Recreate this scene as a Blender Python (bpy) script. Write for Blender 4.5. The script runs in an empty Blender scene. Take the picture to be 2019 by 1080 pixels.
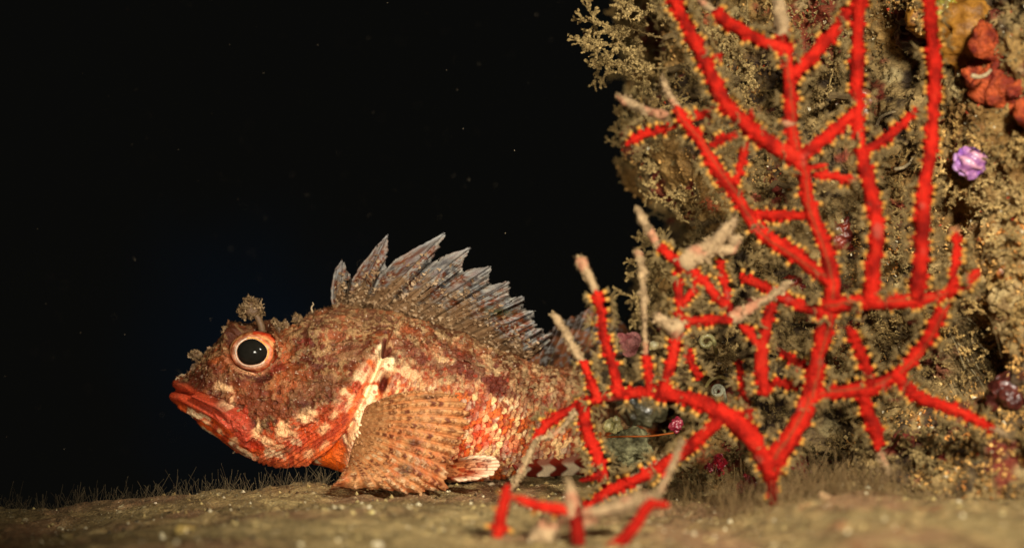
import bpy, math, random
import numpy as np
from mathutils import Vector, Matrix

sc = bpy.context.scene
col = sc.collection
RNG = np.random.default_rng(7)
random.seed(7)

# ------------------------------------------------------------------ camera
FPX = 3365.0          # focal length in photo pixels (photo is 2019 x 1080)
CX, CY = 1009.5, 540.0
H = 0.0735            # camera height above the silt ledge, metres
cd = bpy.data.cameras.new('camera')
cam = bpy.data.objects.new('camera', cd); col.objects.link(cam)
cam.location = (0, 0, H); cam.rotation_euler = (math.radians(90), 0, 0)
cd.sensor_width = 36; cd.lens = 36 * FPX / 2019.0
cd.clip_start = 0.01; cd.clip_end = 50
cd.dof.use_dof = True; cd.dof.focus_distance = 0.574; cd.dof.aperture_fstop = 5.6
sc.camera = cam

# ------------------------------------------------------------------ world: open water at night
w = bpy.data.worlds.new('World'); sc.world = w; w.use_nodes = True
nt = w.node_tree; bg = nt.nodes['Background']
tc = nt.nodes.new('ShaderNodeTexCoord'); nz = nt.nodes.new('ShaderNodeTexNoise')
nz.inputs['Scale'].default_value = 14.0; nz.inputs['Detail'].default_value = 3.0
dn = nt.nodes.new('ShaderNodeVectorMath'); dn.operation = 'DISTANCE'
dn.inputs[1].default_value = Vector((-.155, 1, -.045)).normalized()
ad = nt.nodes.new('ShaderNodeMath'); ad.operation = 'MULTIPLY_ADD'; ad.inputs[1].default_value = .08
rp = nt.nodes.new('ShaderNodeValToRGB')
rp.color_ramp.elements[0].position = 0.055; rp.color_ramp.elements[0].color = (.0022, .0036, .0056, 1)
rp.color_ramp.elements[1].position = 0.14; rp.color_ramp.elements[1].color = (.0028, .0028, .0024, 1)
nt.links.new(tc.outputs['Generated'], nz.inputs['Vector']); nt.links.new(tc.outputs['Generated'], dn.inputs[0])
nt.links.new(nz.outputs['Fac'], ad.inputs[0]); nt.links.new(dn.outputs['Value'], ad.inputs[2])
nt.links.new(ad.outputs[0], rp.inputs['Fac']); nt.links.new(rp.outputs['Color'], bg.inputs['Color'])
bg.inputs['Strength'].default_value = 1.0

# ------------------------------------------------------------------ the photographer's two strobes
def strobe(name, loc, target, power, size, spot, blend, colr):
    l = bpy.data.lights.new(name, 'SPOT'); l.energy = power; l.shadow_soft_size = size
    l.spot_size = math.radians(spot); l.spot_blend = blend; l.color = colr
    o = bpy.data.objects.new(name, l); col.objects.link(o); o.location = loc
    o.rotation_euler = (Vector(target) - Vector(loc)).to_track_quat('-Z', 'Y').to_euler()
    return o
strobe('strobe_light', (0.15, 0.09, 0.24), (0.055, 0.57, 0.045), 19.0, 0.03, 50, 1.0, (1.0, .92, .76))
strobe('strobe_light', (-0.10, 0.08, 0.035), (-0.01, 0.59, 0.035), 7.5, 0.03, 34, 1.0, (1.0, .91, .74)).data.specular_factor = .1

sc.view_settings.view_transform = 'Standard'; sc.view_settings.look = 'None'
sc.view_settings.exposure = 0.0; sc.view_settings.gamma = 1.0
sc.render.engine = 'CYCLES'
sc.cycles.max_bounces = 6; sc.cycles.diffuse_bounces = 3

# ------------------------------------------------------------------ helpers
def PT(px, py, d): return np.array([(px - CX) / FPX * d, d, H - (py - CY) / FPX * d])
def lin(r, g, b):
    f = lambda c: (c / 255 / 12.92) if c / 255 <= .04045 else ((c / 255 + .055) / 1.055) ** 2.4
    return np.array([f(r), f(g), f(b)])

def hsh(ix, iy, iz, seed):
    with np.errstate(over='ignore'):
        h = (ix.astype(np.int64) * 73856093) ^ (iy.astype(np.int64) * 19349663) ^ (iz.astype(np.int64) * 83492791) ^ (seed * 2654435761 & 0x7fffffff)
        h = h & 0xffffffff
        h = (h ^ (h >> 15)) * 2246822519 & 0xffffffff
        h = (h ^ (h >> 13)) * 3266489917 & 0xffffffff
        h = h ^ (h >> 16)
    return h / 4294967296.0
def vn(P, seed=0):
    I = np.floor(P).astype(np.int64); F = P - I; F = F * F * (3 - 2 * F)
    r = 0
    for a in (0, 1):
        wa = F[:, 0] if a else 1 - F[:, 0]
        for b in (0, 1):
            wb = F[:, 1] if b else 1 - F[:, 1]
            for c in (0, 1):
                wc = F[:, 2] if c else 1 - F[:, 2]
                r = r + wa * wb * wc * hsh(I[:, 0] + a, I[:, 1] + b, I[:, 2] + c, seed)
    return r
def fbm(P, octv=4, seed=0, gain=.5):
    s = 0; a = 1; t = 0
    for k in range(octv):
        s = s + a * vn(P * (2.03 ** k) + 17.3 * k, seed + k); t += a; a *= gain
    return s / t
def ridged(P, octv=4, seed=0):
    s = 0; a = 1; t = 0
    for k in range(octv):
        s = s + a * (1 - np.abs(2 * vn(P * (2.03 ** k) + 9.1 * k, seed + k) - 1)); t += a; a *= .5
    return s / t
def worley(P, seed=0):
    I = np.floor(P).astype(np.int64); n = len(P)
    f1 = np.full(n, 9.); f2 = np.full(n, 9.); idd = np.zeros(n)
    for a in (-1, 0, 1):
        for b in (-1, 0, 1):
            for c in (-1, 0, 1):
                J = I + np.array([a, b, c])
                Q = J + np.stack([hsh(J[:, 0], J[:, 1], J[:, 2], seed + s) for s in (1, 2, 3)], 1)
                d = np.linalg.norm(P - Q, axis=1)
                m = d < f1
                f2 = np.where(m, f1, np.minimum(f2, d))
                idd = np.where(m, hsh(J[:, 0], J[:, 1], J[:, 2], seed + 9), idd)
                f1 = np.where(m, d, f1)
    return f1, f2, idd
def sst(a, b, x):
    t = np.clip((x - a) / (b - a), 0, 1); return t * t * (3 - 2 * t)
def mix(a, b, t): return a * (1 - t)[:, None] + b * t[:, None]
def polydist(X, Y, poly):
    """signed distance (px) to a polyline; + is to the right of its direction (image y down); t = 0..1 along it"""
    best = np.full(len(X), 1e9); sg = np.zeros(len(X)); tt = np.zeros(len(X)); n = len(poly) - 1
    for i in range(n):
        ax, ay = poly[i]; bx, by = poly[i + 1]; dx, dy = bx - ax, by - ay; L2 = dx * dx + dy * dy
        t = np.clip(((X - ax) * dx + (Y - ay) * dy) / L2, 0, 1)
        d = np.hypot(X - ax - t * dx, Y - ay - t * dy); m = d < best
        s = np.where(dx * (Y - ay) - dy * (X - ax) > 0, 1, -1)
        best = np.where(m, d, best); sg = np.where(m, s, sg); tt = np.where(m, (i + t) / n, tt)
    return best * sg, tt
def catmull(pts, n):
    p = np.array(pts, float); p = np.vstack([2 * p[0] - p[1], p, 2 * p[-1] - p[-2]])
    k = len(p) - 3; out = []
    for u in np.linspace(0, k, n):
        i = min(int(u), k - 1); t = u - i; a, b, c, d = p[i:i + 4]
        out.append(.5 * (2 * b + (c - a) * t + (2 * a - 5 * b + 4 * c - d) * t * t + (3 * b - a - 3 * c + d) * t ** 3))
    return np.array(out)

def mesh_obj(name, V, F, mats, parent=None, smooth=True, colr=None, fmat=None, loc=None):
    me = bpy.data.meshes.new(name)
    V = np.asarray(V, float)
    if loc is not None: V = V - np.array(loc)
    me.from_pydata(V.tolist(), [], F.tolist() if isinstance(F, np.ndarray) else F)
    if not isinstance(mats, (list, tuple)): mats = [mats]
    for m in mats: me.materials.append(m)
    if fmat is not None: me.polygons.foreach_set('material_index', np.asarray(fmat, np.int32))
    if smooth: me.polygons.foreach_set('use_smooth', np.ones(len(me.polygons), bool))
    if colr is not None:
        at = me.color_attributes.new('Col', 'FLOAT_COLOR', 'POINT')
        c = np.ones((len(V), 4)); c[:, :3] = colr
        at.data.foreach_set('color', c.ravel())
    me.update()
    o = bpy.data.objects.new(name, me); col.objects.link(o)
    if loc is not None: o.location = loc
    if parent is not None: o.parent = parent
    return o
def empty(name, loc):
    o = bpy.data.objects.new(name, None); col.objects.link(o); o.location = [float(v) for v in loc]; o.empty_display_size = .01
    return o
def child(o, root):
    """parent a mesh that is in world coordinates under a root that has only a location"""
    o.parent = root
    o.matrix_parent_inverse = Matrix.Translation(Vector(root.location)).inverted()
    return o
def tag(o, label=None, cat=None, group=None, kind=None):
    if label: o['label'] = label
    if cat: o['category'] = cat
    if group: o['group'] = group
    if kind: o['kind'] = kind
    return o

class MB:
    def __init__(s): s.v = []; s.f = []; s.c = []; s.n = 0; s.m = []
    def add(s, V, F, c=None, m=0):
        V = np.asarray(V, float); s.v.append(V)
        s.f += [[int(i) + s.n for i in f] for f in F]; s.m += [m] * len(F)
        if c is None: c = np.array([.5, .5, .5])
        c = np.asarray(c, float)
        if c.ndim == 1: c = np.tile(c, (len(V), 1))
        s.c.append(c); s.n += len(V)
    def build(s, name, mats, parent=None, smooth=True, loc=None):
        return mesh_obj(name, np.vstack(s.v), s.f, mats, parent, smooth, np.vstack(s.c), s.m, loc)

def grid_faces(nu, nv, wrap=False):
    i = np.arange(nu - 1)[:, None]; j = np.arange(nv if wrap else nv - 1)[None, :]; j2 = (j + 1) % nv
    a = i * nv + j; b = i * nv + j2; c = (i + 1) * nv + j2; d = (i + 1) * nv + j
    return np.stack([a, b, c, d], -1).reshape(-1, 4)
def tube(P, R, sides=8, ref=(0, 1, 0), lump=0, lscale=200, seed=0, caps=True):
    P = np.asarray(P, float); R = np.asarray(R, float); n = len(P)
    T = np.gradient(P, axis=0); T /= np.linalg.norm(T, axis=1)[:, None] + 1e-12
    rf = np.tile(np.array(ref, float), (n, 1))
    S = np.cross(T, rf); S /= np.linalg.norm(S, axis=1)[:, None] + 1e-9
    N = np.cross(S, T)
    a = np.linspace(0, 2 * np.pi, sides, endpoint=False)
    V = P[:, None, :] + R[:, None, None] * (np.cos(a)[None, :, None] * S[:, None, :] + np.sin(a)[None, :, None] * N[:, None, :])
    if lump:
        Q = V.reshape(-1, 3); k = 1 + lump * (fbm(Q * lscale, 3, seed) - .5) * 2
        V = P[:, None, :] + (V - P[:, None, :]) * k.reshape(n, sides, 1)
    F = grid_faces(n, sides, True).tolist(); V = V.reshape(-1, 3)
    if caps:
        V = np.vstack([V, P[0] - T[0] * R[0] * .6, P[-1] + T[-1] * R[-1] * .6]); b = n * sides
        for j in range(sides):
            F.append([b, (j + 1) % sides, j]); F.append([b + 1, b - sides + j, b - sides + (j + 1) % sides])
    return V, F
def blob(c, r, nu=14, nv=20, lump=.2, lscale=150, seed=0, flat=1.0):
    u = np.linspace(0.02, np.pi - .02, nu); v = np.linspace(0, 2 * np.pi, nv, endpoint=False)
    r = np.array(r) if np.ndim(r) else np.array([r, r, r])
    D = np.stack([np.sin(u)[:, None] * np.cos(v), np.sin(u)[:, None] * np.sin(v), np.cos(u)[:, None] * np.ones(nv)], -1).reshape(-1, 3)
    V = np.array(c) + D * r
    k = 1 + lump * (fbm(V * lscale, 3, seed) - .5) * 2
    V = np.array(c) + D * r * k[:, None]
    F = grid_faces(nu, nv, True).tolist()
    F.append(list(range(nv))[::-1]); F.append(list(range((nu - 1) * nv, nu * nv)))
    return V, F

# ------------------------------------------------------------------ materials
def mat(name, rgb=None, attr=False, rough=.6, spec=.4, nscale=900, namt=.25, bump=.25, bscale=1500, transl=0, sss=0, coat=0, dist=.0006, speck=0, rgb2=None):
    m = bpy.data.materials.new(name); m.use_nodes = True; t = m.node_tree; N = t.nodes; L = t.links
    b = N['Principled BSDF']
    b.inputs['Roughness'].default_value = rough; b.inputs['Specular IOR Level'].default_value = spec
    if coat: b.inputs['Coat Weight'].default_value = coat; b.inputs['Coat Roughness'].default_value = .15
    co = N.new('ShaderNodeTexCoord')
    no = N.new('ShaderNodeTexNoise'); no.inputs['Scale'].default_value = nscale; no.inputs['Detail'].default_value = 4
    no.inputs['Roughness'].default_value = .65
    L.new(co.outputs['Object'], no.inputs['Vector'])
    if attr:
        a = N.new('ShaderNodeAttribute'); a.attribute_name = 'Col'; src = a.outputs['Color']
    else:
        c = N.new('ShaderNodeMix'); c.data_type = 'RGBA'
        c.inputs[6].default_value = (*rgb, 1); c.inputs[7].default_value = (*(rgb2 if rgb2 is not None else rgb), 1)
        n2 = N.new('ShaderNodeTexNoise'); n2.inputs['Scale'].default_value = nscale * .23; n2.inputs['Detail'].default_value = 3
        L.new(co.outputs['Object'], n2.inputs['Vector']); L.new(n2.outputs['Fac'], c.inputs[0]); src = c.outputs[2]
    mr = N.new('ShaderNodeMapRange'); mr.inputs['From Min'].default_value = .3; mr.inputs['From Max'].default_value = .7
    mr.inputs['To Min'].default_value = 1 - namt; mr.inputs['To Max'].default_value = 1 + namt
    L.new(no.outputs['Fac'], mr.inputs['Value'])
    vm = N.new('ShaderNodeVectorMath'); vm.operation = 'SCALE'
    L.new(src, vm.inputs[0]); L.new(mr.outputs[0], vm.inputs['Scale']); out = vm.outputs[0]
    if speck:
        vo = N.new('ShaderNodeTexVoronoi'); vo.inputs['Scale'].default_value = nscale * .9
        L.new(co.outputs['Object'], vo.inputs['Vector'])
        lt = N.new('ShaderNodeMath'); lt.operation = 'LESS_THAN'; lt.inputs[1].default_value = speck
        L.new(vo.outputs['Distance'], lt.inputs[0])
        mx = N.new('ShaderNodeMix'); mx.data_type = 'RGBA'; mx.inputs[7].default_value = (.55, .48, .33, 1)
        L.new(lt.outputs[0], mx.inputs[0]); L.new(out, mx.inputs[6]); out = mx.outputs[2]
    L.new(out, b.inputs['Base Color'])
    if sss:
        b.inputs['Subsurface Weight'].default_value = sss; b.inputs['Subsurface Radius'].default_value = (.004, .0015, .0008)
        b.inputs['Subsurface Scale'].default_value = 1.0
    bn = N.new('ShaderNodeTexNoise'); bn.inputs['Scale'].default_value = bscale; bn.inputs['Detail'].default_value = 5
    L.new(co.outputs['Object'], bn.inputs['Vector'])
    bp = N.new('ShaderNodeBump'); bp.inputs['Strength'].default_value = bump; bp.inputs['Distance'].default_value = dist
    L.new(bn.outputs['Fac'], bp.inputs['Height']); L.new(bp.outputs[0], b.inputs['Normal'])
    if transl:
        tr = N.new('ShaderNodeBsdfTranslucent'); L.new(out, tr.inputs['Color'])
        ms = N.new('ShaderNodeMixShader'); ms.inputs[0].default_value = transl
        L.new(b.outputs[0], ms.inputs[1]); L.new(tr.outputs[0], ms.inputs[2])
        L.new(ms.outputs[0], N['Material Output'].inputs['Surface'])
    return m
M_skin = mat('fish_skin', attr=True, rough=.48, spec=.28, nscale=1700, namt=.5, bump=.8, bscale=2200, dist=.0006)
M_fin = mat('fish_fin', attr=True, rough=.45, spec=.3, nscale=1800, namt=.2, bump=.4, bscale=2200, transl=.3, dist=.0003)
M_flap = mat('skin_flap', attr=True, rough=.5, spec=.4, nscale=2000, namt=.25, bump=.3, bscale=2500, transl=.25)
M_eye = mat('eye_ring', attr=True, rough=.25, spec=.6, nscale=1400, namt=.25, bump=.15, bscale=1500, coat=.4, dist=.0003)
M_pupil = mat('pupil', rgb=(.010, .009, .007), rough=.10, spec=.12, nscale=600, namt=.2, bump=0.0, rgb2=(.014, .012, .009))
M_red = mat('gorgonian_red', attr=True, rough=.75, spec=.08, nscale=1100, namt=.28, bump=.8, bscale=1100, sss=0, dist=.0014)
M_yel = mat('polyp_yellow', rgb=(.60, .27, .03), rgb2=(.70, .40, .09), rough=.5, spec=.4, nscale=1500, namt=.2, transl=.35)
M_tent = mat('polyp_tentacle', rgb=(.34, .23, .085), rgb2=(.42, .31, .14), rough=.5, nscale=1500, transl=.5)
M_silt = mat('silt', attr=True, rough=.85, spec=.25, nscale=1400, namt=.35, bump=.8, bscale=1600, dist=.0008)
M_ground = mat('silt_ground', attr=True, rough=.8, spec=.3, nscale=1500, namt=.42, bump=1.0, bscale=1500, dist=.0012, speck=.16)
M_rock = mat('crusted_rock', attr=True, rough=.65, spec=.4, nscale=900, namt=.4, bump=1.0, bscale=1000, dist=.0012)
M_hyd = mat('hydroid', attr=True, rough=.8, spec=.3, nscale=1500, namt=.35, bump=.5, bscale=1800)
M_hair = mat('hydroid_stalk', attr=True, rough=.6, spec=.4, nscale=1500, namt=.2, bump=0.1, transl=.4)
M_gloss = mat('wet_growth', attr=True, rough=.3, spec=.6, nscale=1200, namt=.3, bump=.6, bscale=1100, coat=.3)

C_MAROON = lin(92, 50, 26)
M_matt = mat('soft_growth', attr=True, rough=.5, spec=.3, nscale=900, namt=.3, bump=.5, bscale=900)
C_BRICK = lin(206, 78, 34); C_ORANGE = lin(240, 108, 34); C_CREAM = lin(252, 222, 172)

# ================================================================== seabed ledge
MOUND = dict()
def ground_z(X, Y):
    """height of the silt ledge in metres"""
    P3 = np.stack([X, Y, np.zeros_like(X)], 1)
    z = (fbm(P3 * 22, 4, 3) - .5) * .009 + (fbm(P3 * 90, 3, 5) - .5) * .0028
    z = z + (fbm(P3 * 45 + 3, 3, 13) - .5) * .0022 - .0012 * sst(.70, .78, fbm(P3 * 130, 2, 15))
    z = z + (ridged(P3 * 260, 3, 8) - .6) * .0011 + (fbm(P3 * 420, 2, 9) - .5) * .0011
    z = z + .0015 + .0065 * sst(.062, .095, X) * (1 - .5 * sst(.50, .58, Y))          # right foreground mound
    z = z - .0075 * sst(-.07, -.17, X)
    # back edge of the ledge rolls off into the dark
    edge = .592 + .012 * np.sin(X * 21 + .4) + .020 * sst(-.02, .04, X) + .25 * sst(.04, .09, X) - .010 * sst(-.08, -.18, X)
    edge = edge + (fbm(P3 * 60, 3, 11) - .5) * .012
    t = np.maximum(0, Y - edge)
    z = z - np.minimum(t * t * 60, .3 + t * .2)
    edgel = -.215 + .02 * np.sin(Y * 30)
    t2 = np.maximum(0, edgel - X); z = z - np.minimum(t2 * t2 * 30, .3)
    return z
gx = np.concatenate([np.linspace(-1.2, -.24, 30), np.linspace(-.23, .22, 560), np.linspace(.23, 1.2, 30)])
gy = np.concatenate([np.linspace(-.3, .40, 40), np.linspace(.405, .66, 380), np.linspace(.67, 2.5, 50)])
GX, GY = np.meshgrid(gx, gy, indexing='ij'); X = GX.ravel(); Y = GY.ravel()
Z = ground_z(X, Y); P3 = np.stack([X, Y, Z], 1)
g1 = fbm(P3 * 40, 4, 21); g2 = fbm(P3 * 240, 3, 25); f1, f2, idd = worley(P3 * np.array([260, 260, 0]) + .5, 31)
cg = mix(lin(120, 98, 62)[None, :], lin(168, 140, 92)[None, :], sst(.35, .65, g2))
cg = mix(cg, lin(150, 112, 80)[None, :], sst(.5, .66, g1) * .7)
cg = mix(cg, lin(160, 140, 92)[None, :], sst(.52, .36, g1) * .5)
cg = mix(cg, lin(45, 36, 24)[None, :], (idd > .93) * sst(.30, .18, f1) * .8)
cg = mix(cg, lin(205, 185, 140)[None, :], (idd < .06) * sst(.30, .2, f1))
rr = fbm(P3 * 120 + 7, 3, 41); cg = mix(cg, lin(140, 70, 46)[None, :], sst(.70, .78, rr) * .5 * sst(.05, .09, X))
Z = Z + (idd < .06) * sst(.35, .1, f1) * .0006 - (idd > .93) * sst(.35, .1, f1) * .0009
o = mesh_obj('seabed', np.stack([X, Y, Z], 1), grid_faces(len(gx), len(gy)), M_ground, colr=cg)
tag(o, kind='structure')
def gz(x, y): return float(ground_z(np.array([x]), np.array([y]))[0])

# ================================================================== encrusted rock wall
prof = [(.10, .95), (.066, .80), (.056, .70), (.054, .655), (.059, .622), (.074, .602), (.096, .590), (.116, .580), (.132, .564),
        (.144, .548), (.156, .528), (.176, .508), (.21, .492), (.30, .50), (.42, .62), (.42, .95)]
pc = catmull(prof, 900)
seg = np.concatenate([[0], np.cumsum(np.linalg.norm(np.diff(pc, axis=0), axis=1))])
i0 = np.argmin(np.linalg.norm(pc - np.array([.058, .72]), axis=1)); i1 = np.argmin(np.linalg.norm(pc - np.array([.185, .503]), axis=1))
sp = np.concatenate([np.linspace(0, seg[i0], 40)[:-1], np.linspace(seg[i0], seg[i1], 480), np.linspace(seg[i1], seg[-1], 60)[1:]])
RX = np.interp(sp, seg, pc[:, 0]); RY = np.interp(sp, seg, pc[:, 1])
TX = np.gradient(RX, sp); TY = np.gradient(RY, sp); tl = np.hypot(TX, TY); NX = TY / tl; NY = -TX / tl   # outward normal
NX, NY = (NX, NY) if NY[200] < 0 else (-NX, -NY)
zz = np.concatenate([np.linspace(-.06, -.012, 12), np.linspace(-.01, .19, 420), np.linspace(.2, .42, 24)])
RECESS = [(1325, 455, 55, .030), (1640, 835, 70, .028), (1290, 815, 60, .016), (1905, 735, 70, .006), (1790, 110, 40, .012), (1450, 480, 60, .008), (1960, 740, 60, .003)]
BULGE = [(1930, 300, 90, .006), (1420, 300, 90, .004), (1395, 690, 60, .008), (1960, 480, 90, .008), (1240, 690, 50, .010), (1750, 420, 60, .003), (1800, 900, 120, .012), (1960, 920, 120, .015)]
def rock_surf(rx, ry, nx, ny, z):
    B = np.stack([rx, ry, z], 1)
    off = (fbm(B * 16, 3, 51) - .5) * .030 + (fbm(B * 55, 4, 55) - .5) * .020 + (ridged(B * 150, 3, 58) - .6) * .007 + (ridged(B * 420, 3, 60) - .6) * .0022
    off = off + .016 * sst(.035, -.01, z)                                         # foot flares out
    px = CX + rx / ry * FPX; py = CY - (z - H) / ry * FPX
    for (a, b, r, d) in RECESS: off = off - d * np.exp(-(((px - a) / r) ** 2 + ((py - b) / r) ** 2))
    for (a, b, r, d) in BULGE: off = off + d * np.exp(-(((px - a) / r) ** 2 + ((py - b) / r) ** 2))
    return B + np.stack([nx, ny, 0 * nx], 1) * off[:, None] + np.array([0, 0, 1]) * ((fbm(B * 80, 2, 62) - .5) * .006)[:, None]
n_, m_ = len(sp), len(zz)
rx = np.repeat(RX, m_); ry = np.repeat(RY, m_); nx = np.repeat(NX, m_); ny = np.repeat(NY, m_); rz = np.tile(zz, n_)
RV = rock_surf(rx, ry, nx, ny, rz)
a1 = fbm(RV * 45, 4, 71); a2 = fbm(RV * 200, 4, 75); a3 = fbm(RV * 30 + 5, 3, 79); a4 = fbm(RV * 90, 3, 83)
w1, w2, wid = worley(RV * 110, 86)
cr = mix(lin(60, 44, 26)[None, :], lin(164, 136, 86)[None, :], sst(.36, .62, a2))
cr = mix(cr, lin(50, 30, 20)[None, :], sst(.54, .66, a1) * .7)
cr = mix(cr, lin(150, 108, 44)[None, :], sst(.56, .66, a3) * .5)
cr = mix(cr, lin(120, 32, 20)[None, :], sst(.58, .66, a4) * .85)
cr = mix(cr, lin(186, 84, 50)[None, :], (wid > .93) * sst(.5, .3, w1) * .7)
cr = mix(cr, lin(180, 160, 112)[None, :], (wid < .10) * sst(.5, .25, w1) * .7)
pxr = CX + RV[:, 0] / RV[:, 1] * FPX; pyr = CY - (RV[:, 2] - H) / RV[:, 1] * FPX
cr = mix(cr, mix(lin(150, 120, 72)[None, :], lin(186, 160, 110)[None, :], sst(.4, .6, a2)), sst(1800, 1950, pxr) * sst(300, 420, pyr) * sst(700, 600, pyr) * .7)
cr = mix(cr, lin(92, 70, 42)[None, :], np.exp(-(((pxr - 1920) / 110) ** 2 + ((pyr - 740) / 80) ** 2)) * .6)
Frk = grid_faces(n_, m_)
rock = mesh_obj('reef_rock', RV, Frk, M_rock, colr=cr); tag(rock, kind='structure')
# sample points on the visible face of the rock
RVg = RV.reshape(n_, m_, 3)
du = np.gradient(RVg, axis=0); dv = np.gradient(RVg, axis=1); RN = np.cross(du, dv); RN /= np.linalg.norm(RN, axis=2)[..., None] + 1e-12
if RN[250, 200, 1] > 0: RN = -RN
RNf = RN.reshape(-1, 3)
def on_rock(px, py):
    """rock surface point (and normal) seen at a photo position"""
    d2 = (pxr - px) ** 2 + (pyr - py) ** 2
    k = np.where(d2 < 36)[0]
    if len(k) == 0: k = np.array([np.argmin(d2)])
    j = k[np.argmin(RV[k, 1])]
    return RV[j].copy(), RNf[j].copy()

# ------------------------------------------------------------------ twiggy growth generator
def bush(rng, size, levels=4, thick=.0006, spread=.8, up=(0, 0, 1), flakes=5, fsz=.0006, c0=lin(120, 98, 60), c1=lin(198, 170, 112), nb=(2, 4)):
    V = []; F = []; C = []; cnt = [0]
    def addtube(p, q, r0, r1):
        t = q - p; L = np.linalg.norm(t) + 1e-12; t = t / L
        a = np.cross(t, [.3, .8, .5]); a /= np.linalg.norm(a) + 1e-9; b = np.cross(t, a)
        ring = [];
        for (c, r) in ((p, r0), (q, r1)):
            for k in range(4): ring.append(c + r * (math.cos(k * 1.5708) * a + math.sin(k * 1.5708) * b))
        V.extend(ring); n = cnt[0]
        for k in range(4): F.append([n + k, n + (k + 1) % 4, n + 4 + (k + 1) % 4, n + 4 + k])
        cc = c0 + (c1 - c0) * rng.random(); C.extend([cc] * 8); cnt[0] += 8
    def addflake(p, s):
        R = rng.normal(size=(3, 3)); n = cnt[0]
        a = R[0] / np.linalg.norm(R[0]) * s; b = R[1] / np.linalg.norm(R[1]) * s * .8; c = R[2] / np.linalg.norm(R[2]) * s * .6
        V.extend([p - a, p + b, p + a * .8, p - b, p + c]); F.extend([[n, n + 1, n + 4], [n + 1, n + 2, n + 4], [n + 2, n + 3, n + 4], [n + 3, n, n + 4]])
        C.extend([c0 + (c1 - c0) * rng.random()] * 5); cnt[0] += 5
    def rec(p, d, L, lev, r):
        q = p
        for s in range(3):
            d = d + rng.normal(size=3) * .22; d /= np.linalg.norm(d)
            q2 = q + d * L / 3; addtube(q, q2, r, r * .9)
            for k in range(flakes): addflake(q + (q2 - q) * rng.random() + rng.normal(size=3) * r * 1.3, fsz * (.5 + rng.random()))
            q = q2; r *= .9
            if lev > 0 and s < 2 and rng.random() < .55:
                e = d + rng.normal(size=3) * spread; rec(q, e / np.linalg.norm(e), L * (.45 + .3 * rng.random()), lev - 1, r * .75)
        if lev > 0:
            for k in range(rng.integers(*nb)):
                e = d + rng.normal(size=3) * spread; rec(q, e / np.linalg.norm(e), L * (.5 + .35 * rng.random()), lev - 1, r * .8)
    u = np.array(up, float); rec(np.zeros(3), u / np.linalg.norm(u), size * .4, levels, thick)
    V = np.array(V)
    return V, np.array([f if len(f) == 4 else f + [-1] for f in F]), np.array(C)
def shift_faces(F, n):
    return [[int(i) + n for i in f if i >= 0] for f in F]
def put(mb, B, R, pos, s=1.0, tint=1.0):
    V, F, C = B
    mb.v.append((V * s) @ np.array(R).T + pos); mb.f += shift_faces(F, mb.n); mb.m += [0] * len(F); mb.c.append(C * np.asarray(tint)); mb.n += len(V)
def align(n, rng):
    n = np.array(n, float); n /= np.linalg.norm(n); a = rng.normal(size=3); a -= n * a.dot(n); a /= np.linalg.norm(a); b = np.cross(n, a)
    return np.stack([a, b, n], 1)

# turf of silty algae that nobody could count, all over the rock
rng = np.random.default_rng(11)
protos = [bush(rng, .011, 2, .00028, .9, flakes=4, fsz=.00042, nb=(2, 4)) for _ in range(10)]
tb = MB(); cand = np.where((pxr > 1180) & (pxr < 2150) & (pyr > -80) & (pyr < 985) & (RNf[:, 1] < .2))[0]
keep = rng.choice(cand, 5200)
cluster = fbm(RV[keep] * 38, 3, 91)
cluster2 = lambda p: float(fbm(p[None, :] * 60, 2, 93)[0]) * 2 - .6
keep = keep[(cluster > .49) | (rng.random(len(keep)) < .12)]
for k in keep[:1900]:
    if 1860 < pxr[k] and (pyr[k] < 260 or rng.random() < .1): continue
    n = RNf[k] + np.array([-.2, -.2, .15]) + rng.normal(size=3) * .3
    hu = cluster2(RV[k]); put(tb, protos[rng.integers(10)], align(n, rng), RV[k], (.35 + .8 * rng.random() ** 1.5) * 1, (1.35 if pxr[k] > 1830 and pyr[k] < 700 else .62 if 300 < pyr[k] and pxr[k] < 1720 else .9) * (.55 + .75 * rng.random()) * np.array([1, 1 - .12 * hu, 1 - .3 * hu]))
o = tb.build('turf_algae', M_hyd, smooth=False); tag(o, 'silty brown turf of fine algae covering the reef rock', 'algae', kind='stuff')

cm = MB(); kk = rng.choice(cand, 34000); CV = []; CF = []; CCl = []
fa = fbm(RV[kk] * 50, 3, 97); fb = fbm(RV[kk] * 25, 2, 99)
for q_, k in enumerate(kk):
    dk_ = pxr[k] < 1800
    if fa[q_] < (.50 if dk_ else .42) and rng.random() < .85: continue
    s_ = .00035 + .0007 * rng.random() ** 2; Rr = rng.normal(size=(3, 3)); Rr /= np.linalg.norm(Rr, axis=1)[:, None]; p = RV[k] + RNf[k] * s_ * .5; n = len(CV)
    a, b, c_ = Rr[0] * s_, Rr[1] * s_ * .8, RNf[k] * s_ * .9 + Rr[2] * s_ * .5
    CV += [p - a, p + b, p + a * .8, p - b, p + c_]; CF += [[n, n + 1, n + 4], [n + 1, n + 2, n + 4], [n + 2, n + 3, n + 4], [n + 3, n, n + 4]]
    g_ = rng.random(); cc = lin(128, 104, 62) * (1 - g_) + lin(204, 176, 118) * g_
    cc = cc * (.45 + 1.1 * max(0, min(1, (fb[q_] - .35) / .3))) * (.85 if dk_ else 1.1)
    if fa[q_] > .62: cc = cc * np.array([1.05, .78, .6])
    if fb[q_] > .58: cc = cc * np.array([1, .8, .6])
    if rng.random() < .03: cc = lin(190, 70, 40)
    if rng.random() < .03: cc = lin(240, 226, 190)
    CCl += [cc] * 5
o = mesh_obj('silt_crumbs', np.array(CV), CF, M_hyd, smooth=False, colr=np.array(CCl)); tag(o, 'crumbly tan silt and shell grit caught all over the reef rock', 'silt', kind='stuff')

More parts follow.
